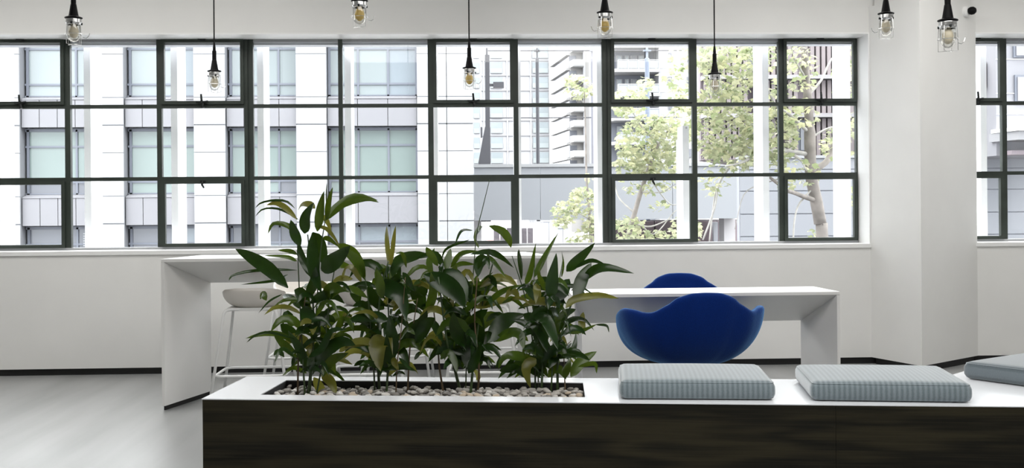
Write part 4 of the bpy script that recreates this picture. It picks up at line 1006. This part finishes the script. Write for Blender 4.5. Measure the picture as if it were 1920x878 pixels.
# ------------------------------------------------------------------ trees
BARK = M('pale_bark', (0.163, 0.146, 0.133), .85, var=.35, scale=5, bump=.3)
BARKL = M('light_branch', (0.272, 0.262, 0.245), .8, var=.2, scale=8)
FOL = [leaf_mat('pale_tree_leaf', (0.224, 0.235, 0.153), (.36, .38, .235), .6, .3, .45), leaf_mat('yellow_tree_leaf', (0.286, 0.286, 0.190), (.45, .45, .27), .6, .3, .45), leaf_mat('green_tree_leaf', (0.150, 0.173, 0.099), (.26, .30, .16), .6, .3, .45)]
rt = random.Random(77)
def tree_leaves(t, clusters, size, Y, spread):
    ms = [MB(), MB(), MB()]
    for cx_, cy_, rx, ry, n in clusters:
        for _ in range(n):
            while True:
                a, b = rt.uniform(-1, 1), rt.uniform(-1, 1)
                if a*a+b*b < 1: break
            p = ony(cx_+a*rx, cy_+b*ry, Y+rt.uniform(-spread, spread))
            s = size*rt.uniform(.6, 1.25); k = rt.choices((0, 1, 2), (5, 3, 3))[0]
            R = Euler((rt.uniform(-1.2, .6), rt.uniform(-.7, .7), rt.uniform(0, 6.28))).to_matrix()
            # five pointed plane-tree leaf: fan of triangles with a bent middle
            o = [Vector((0, -.5, 0)), Vector((-.42, -.18, .06)), Vector((-.5, .18, -.03)), Vector((-.2, .2, .05)), Vector((0, .62, -.08)), Vector((.2, .2, .05)), Vector((.5, .18, -.03)), Vector((.42, -.18, .06))]
            ms[k].add([p+R @ (q_*s) for q_ in [Vector((0, 0, .04))]+o], [(0, i+1, (i+1) % 8+1) for i in range(8)])
    for k in range(3):
        if ms[k].v: ms[k].build('foliage', FOL[k], t, kind='stuff')
def branch(t, pts, w0, w1, Y, dy=0, mat=BARK, name='branch'):
    P = spline([ony(x, y, Y+dy*i/(len(pts)-1)) for i, (x, y) in enumerate(pts)], 12); k = len(P)
    s = Y/F
    MB().tube(P, [(w0+(w1-w0)*i/(k-1))*s/2 for i in range(k)], 8).build(name, mat, t, smooth=True)
Y1 = 17.0
tb = ony(1537, 600, Y1)
tr1 = thing('plane_tree', 'spotted grey trunk and pale green crown outside the right of the long window', 'tree', (tb.x, tb.y, GZ))
P = [Vector((tb.x, Y1, GZ))]+[ony(x, y, Y1) for x, y in ((1541, 455), (1538, 420), (1530, 375), (1521, 330), (1519, 290), (1518, 240), (1514, 180), (1508, 90), (1500, 0))]
wds = [30, 23, 24, 23, 22, 22, 17, 14, 11, 7]
Ps = spline(P, 40); MB().tube(Ps, [wds[min(9, int(i/40*9))]*(Y1/F)/2 for i in range(41)], 12).build('trunk', BARK, tr1, smooth=True)
for pts, a, b, dy, mt in (([(1530, 376), (1510, 370), (1490, 362), (1475, 358)], 10, 7, -.6, BARK), ([(1475, 358), (1440, 330), (1400, 300), (1380, 285)], 7, 3, -.6, BARK), ([(1521, 320), (1548, 305), (1560, 280), (1575, 230), (1590, 150)], 14, 6, .5, BARK),
    ([(1528, 350), (1500, 380), (1490, 410), (1487, 455), (1486, 480)], 4, 3, -.7, BARKL), ([(1516, 310), (1480, 285), (1440, 260)], 6, 3, .8, BARKL), ([(1518, 250), (1480, 215), (1450, 190), (1420, 110)], 7, 3, -.8, BARKL),
    ([(1519, 290), (1460, 282), (1420, 290), (1390, 305), (1360, 312)], 9, 3, -.9, BARKL), ([(1514, 180), (1540, 150), (1560, 110), (1600, 70)], 6, 2, .4, BARKL), ([(1512, 150), (1490, 110), (1480, 70)], 5, 2, -.3, BARKL), ([(1380, 300), (1350, 340), (1340, 390), (1318, 450)], 5, 3, -.5, BARKL), ([(1372, 305), (1345, 350), (1336, 400), (1330, 455)], 4, 3, -.4, BARKL), ([(1480, 330), (1430, 345), (1395, 365), (1378, 430)], 3, 1.5, -.3, BARKL), ([(1518, 260), (1555, 240), (1600, 235)], 5, 2, .3, BARKL), ([(1475, 287), (1500, 300), (1512, 320)], 4, 2, -.4, BARKL)): branch(tr1, pts, a, b, Y1, dy, mt)
tree_leaves(tr1, [(1370, 130, 60, 55, 480), (1350, 230, 65, 70, 720), (1440, 260, 55, 55, 420), (1390, 290, 70, 30, 220), (1500, 130, 35, 45, 130), (1500, 215, 35, 30, 110), (1590, 150, 30, 70, 120), (1560, 270, 25, 30, 60), (1605, 370, 14, 22, 40), (1500, 325, 45, 25, 70), (1330, 100, 45, 30, 150), (1430, 100, 40, 35, 120), (1340, 340, 30, 30, 60), (1475, 345, 20, 12, 24), (1522, 438, 12, 8, 6), (1450, 190, 40, 40, 120), (1600, 250, 25, 40, 60)], .105, Y1, .9)
Y2 = 22.0
tb = ony(1180, 600, Y2)
tr2 = thing('plane_tree', 'pale yellow green tree crown left of the short white fin', 'tree', (tb.x, tb.y, GZ))
P = [Vector((tb.x, Y2, GZ))]+[ony(x, y, Y2) for x, y in ((1178, 470), (1190, 400), (1215, 320), (1235, 270))]
Ps = spline(P, 20); MB().tube(Ps, [(14-9*i/20)*(Y2/F)/2 for i in range(21)], 10).build('trunk', BARK, tr2, smooth=True)
for pts, a, b, dy in (([(1190, 400), (1160, 370), (1150, 330)], 4, 2, .5), ([(1200, 360), (1240, 360), (1275, 340)], 3, 1, -.5), ([(1235, 270), (1260, 230), (1265, 180), (1250, 160)], 4, 1.5, .3), ([(1235, 270), (1205, 240), (1180, 200)], 4, 1.5, -.3), ([(1190, 420), (1220, 425), (1258, 410)], 4, 2, -.3), ([(1195, 410), (1225, 440), (1262, 400), (1285, 380)], 3, 1.5, .2), ([(1215, 330), (1262, 385), (1300, 340)], 3, 1, .1)): branch(tr2, pts, a, b, Y2, dy, BARKL)
tree_leaves(tr2, [(1215, 270, 60, 55, 620), (1190, 310, 40, 25, 130), (1260, 260, 35, 50, 170), (1180, 190, 32, 28, 120), (1210, 160, 14, 16, 36), (1165, 205, 18, 18, 50), (1250, 140, 20, 20, 20), (1275, 180, 22, 40, 90), (1210, 345, 50, 22, 90), (1235, 385, 20, 12, 18), (1180, 420, 30, 15, 70), (1205, 445, 50, 14, 130), (1270, 430, 15, 25, 50), (1255, 330, 40, 25, 70), (1300, 430, 15, 25, 40), (1280, 110, 30, 25, 60)], .125, Y2, 1.0)
Y3 = 30.0
tb = ony(1110, 600, Y3)
tr3 = thing('young_tree', 'small bright yellow green tree in front of the bridge, left of the thick bar', 'tree', (tb.x, tb.y, GZ))
P = [Vector((tb.x, Y3, GZ))]+[ony(x, y, Y3) for x, y in ((1108, 460), (1105, 400), (1100, 340), (1098, 250), (1095, 160))]
Ps = spline(P, 20); MB().tube(Ps, [(7-5*i/20)*(Y3/F)/2 for i in range(21)], 8).build('trunk', BARK, tr3, smooth=True)
for pts, a, b, dy in (([(1104, 410), (1075, 395), (1050, 390)], 3, 1, .4), ([(1104, 400), (1120, 380), (1128, 350)], 3, 1, -.4), ([(1098, 200), (1080, 170), (1070, 155)], 2, 1, .2)): branch(tr3, pts, a, b, Y3, dy, BARKL)
tree_leaves(tr3, [(1092, 375, 26, 24, 150), (1060, 400, 26, 22, 130), (1050, 420, 15, 10, 30), (1105, 415, 15, 25, 70), (1085, 165, 30, 22, 110), (1070, 150, 14, 10, 20), (1105, 440, 25, 15, 60), (1100, 335, 14, 10, 14), (1075, 452, 18, 10, 30)], .15, Y3, .8)
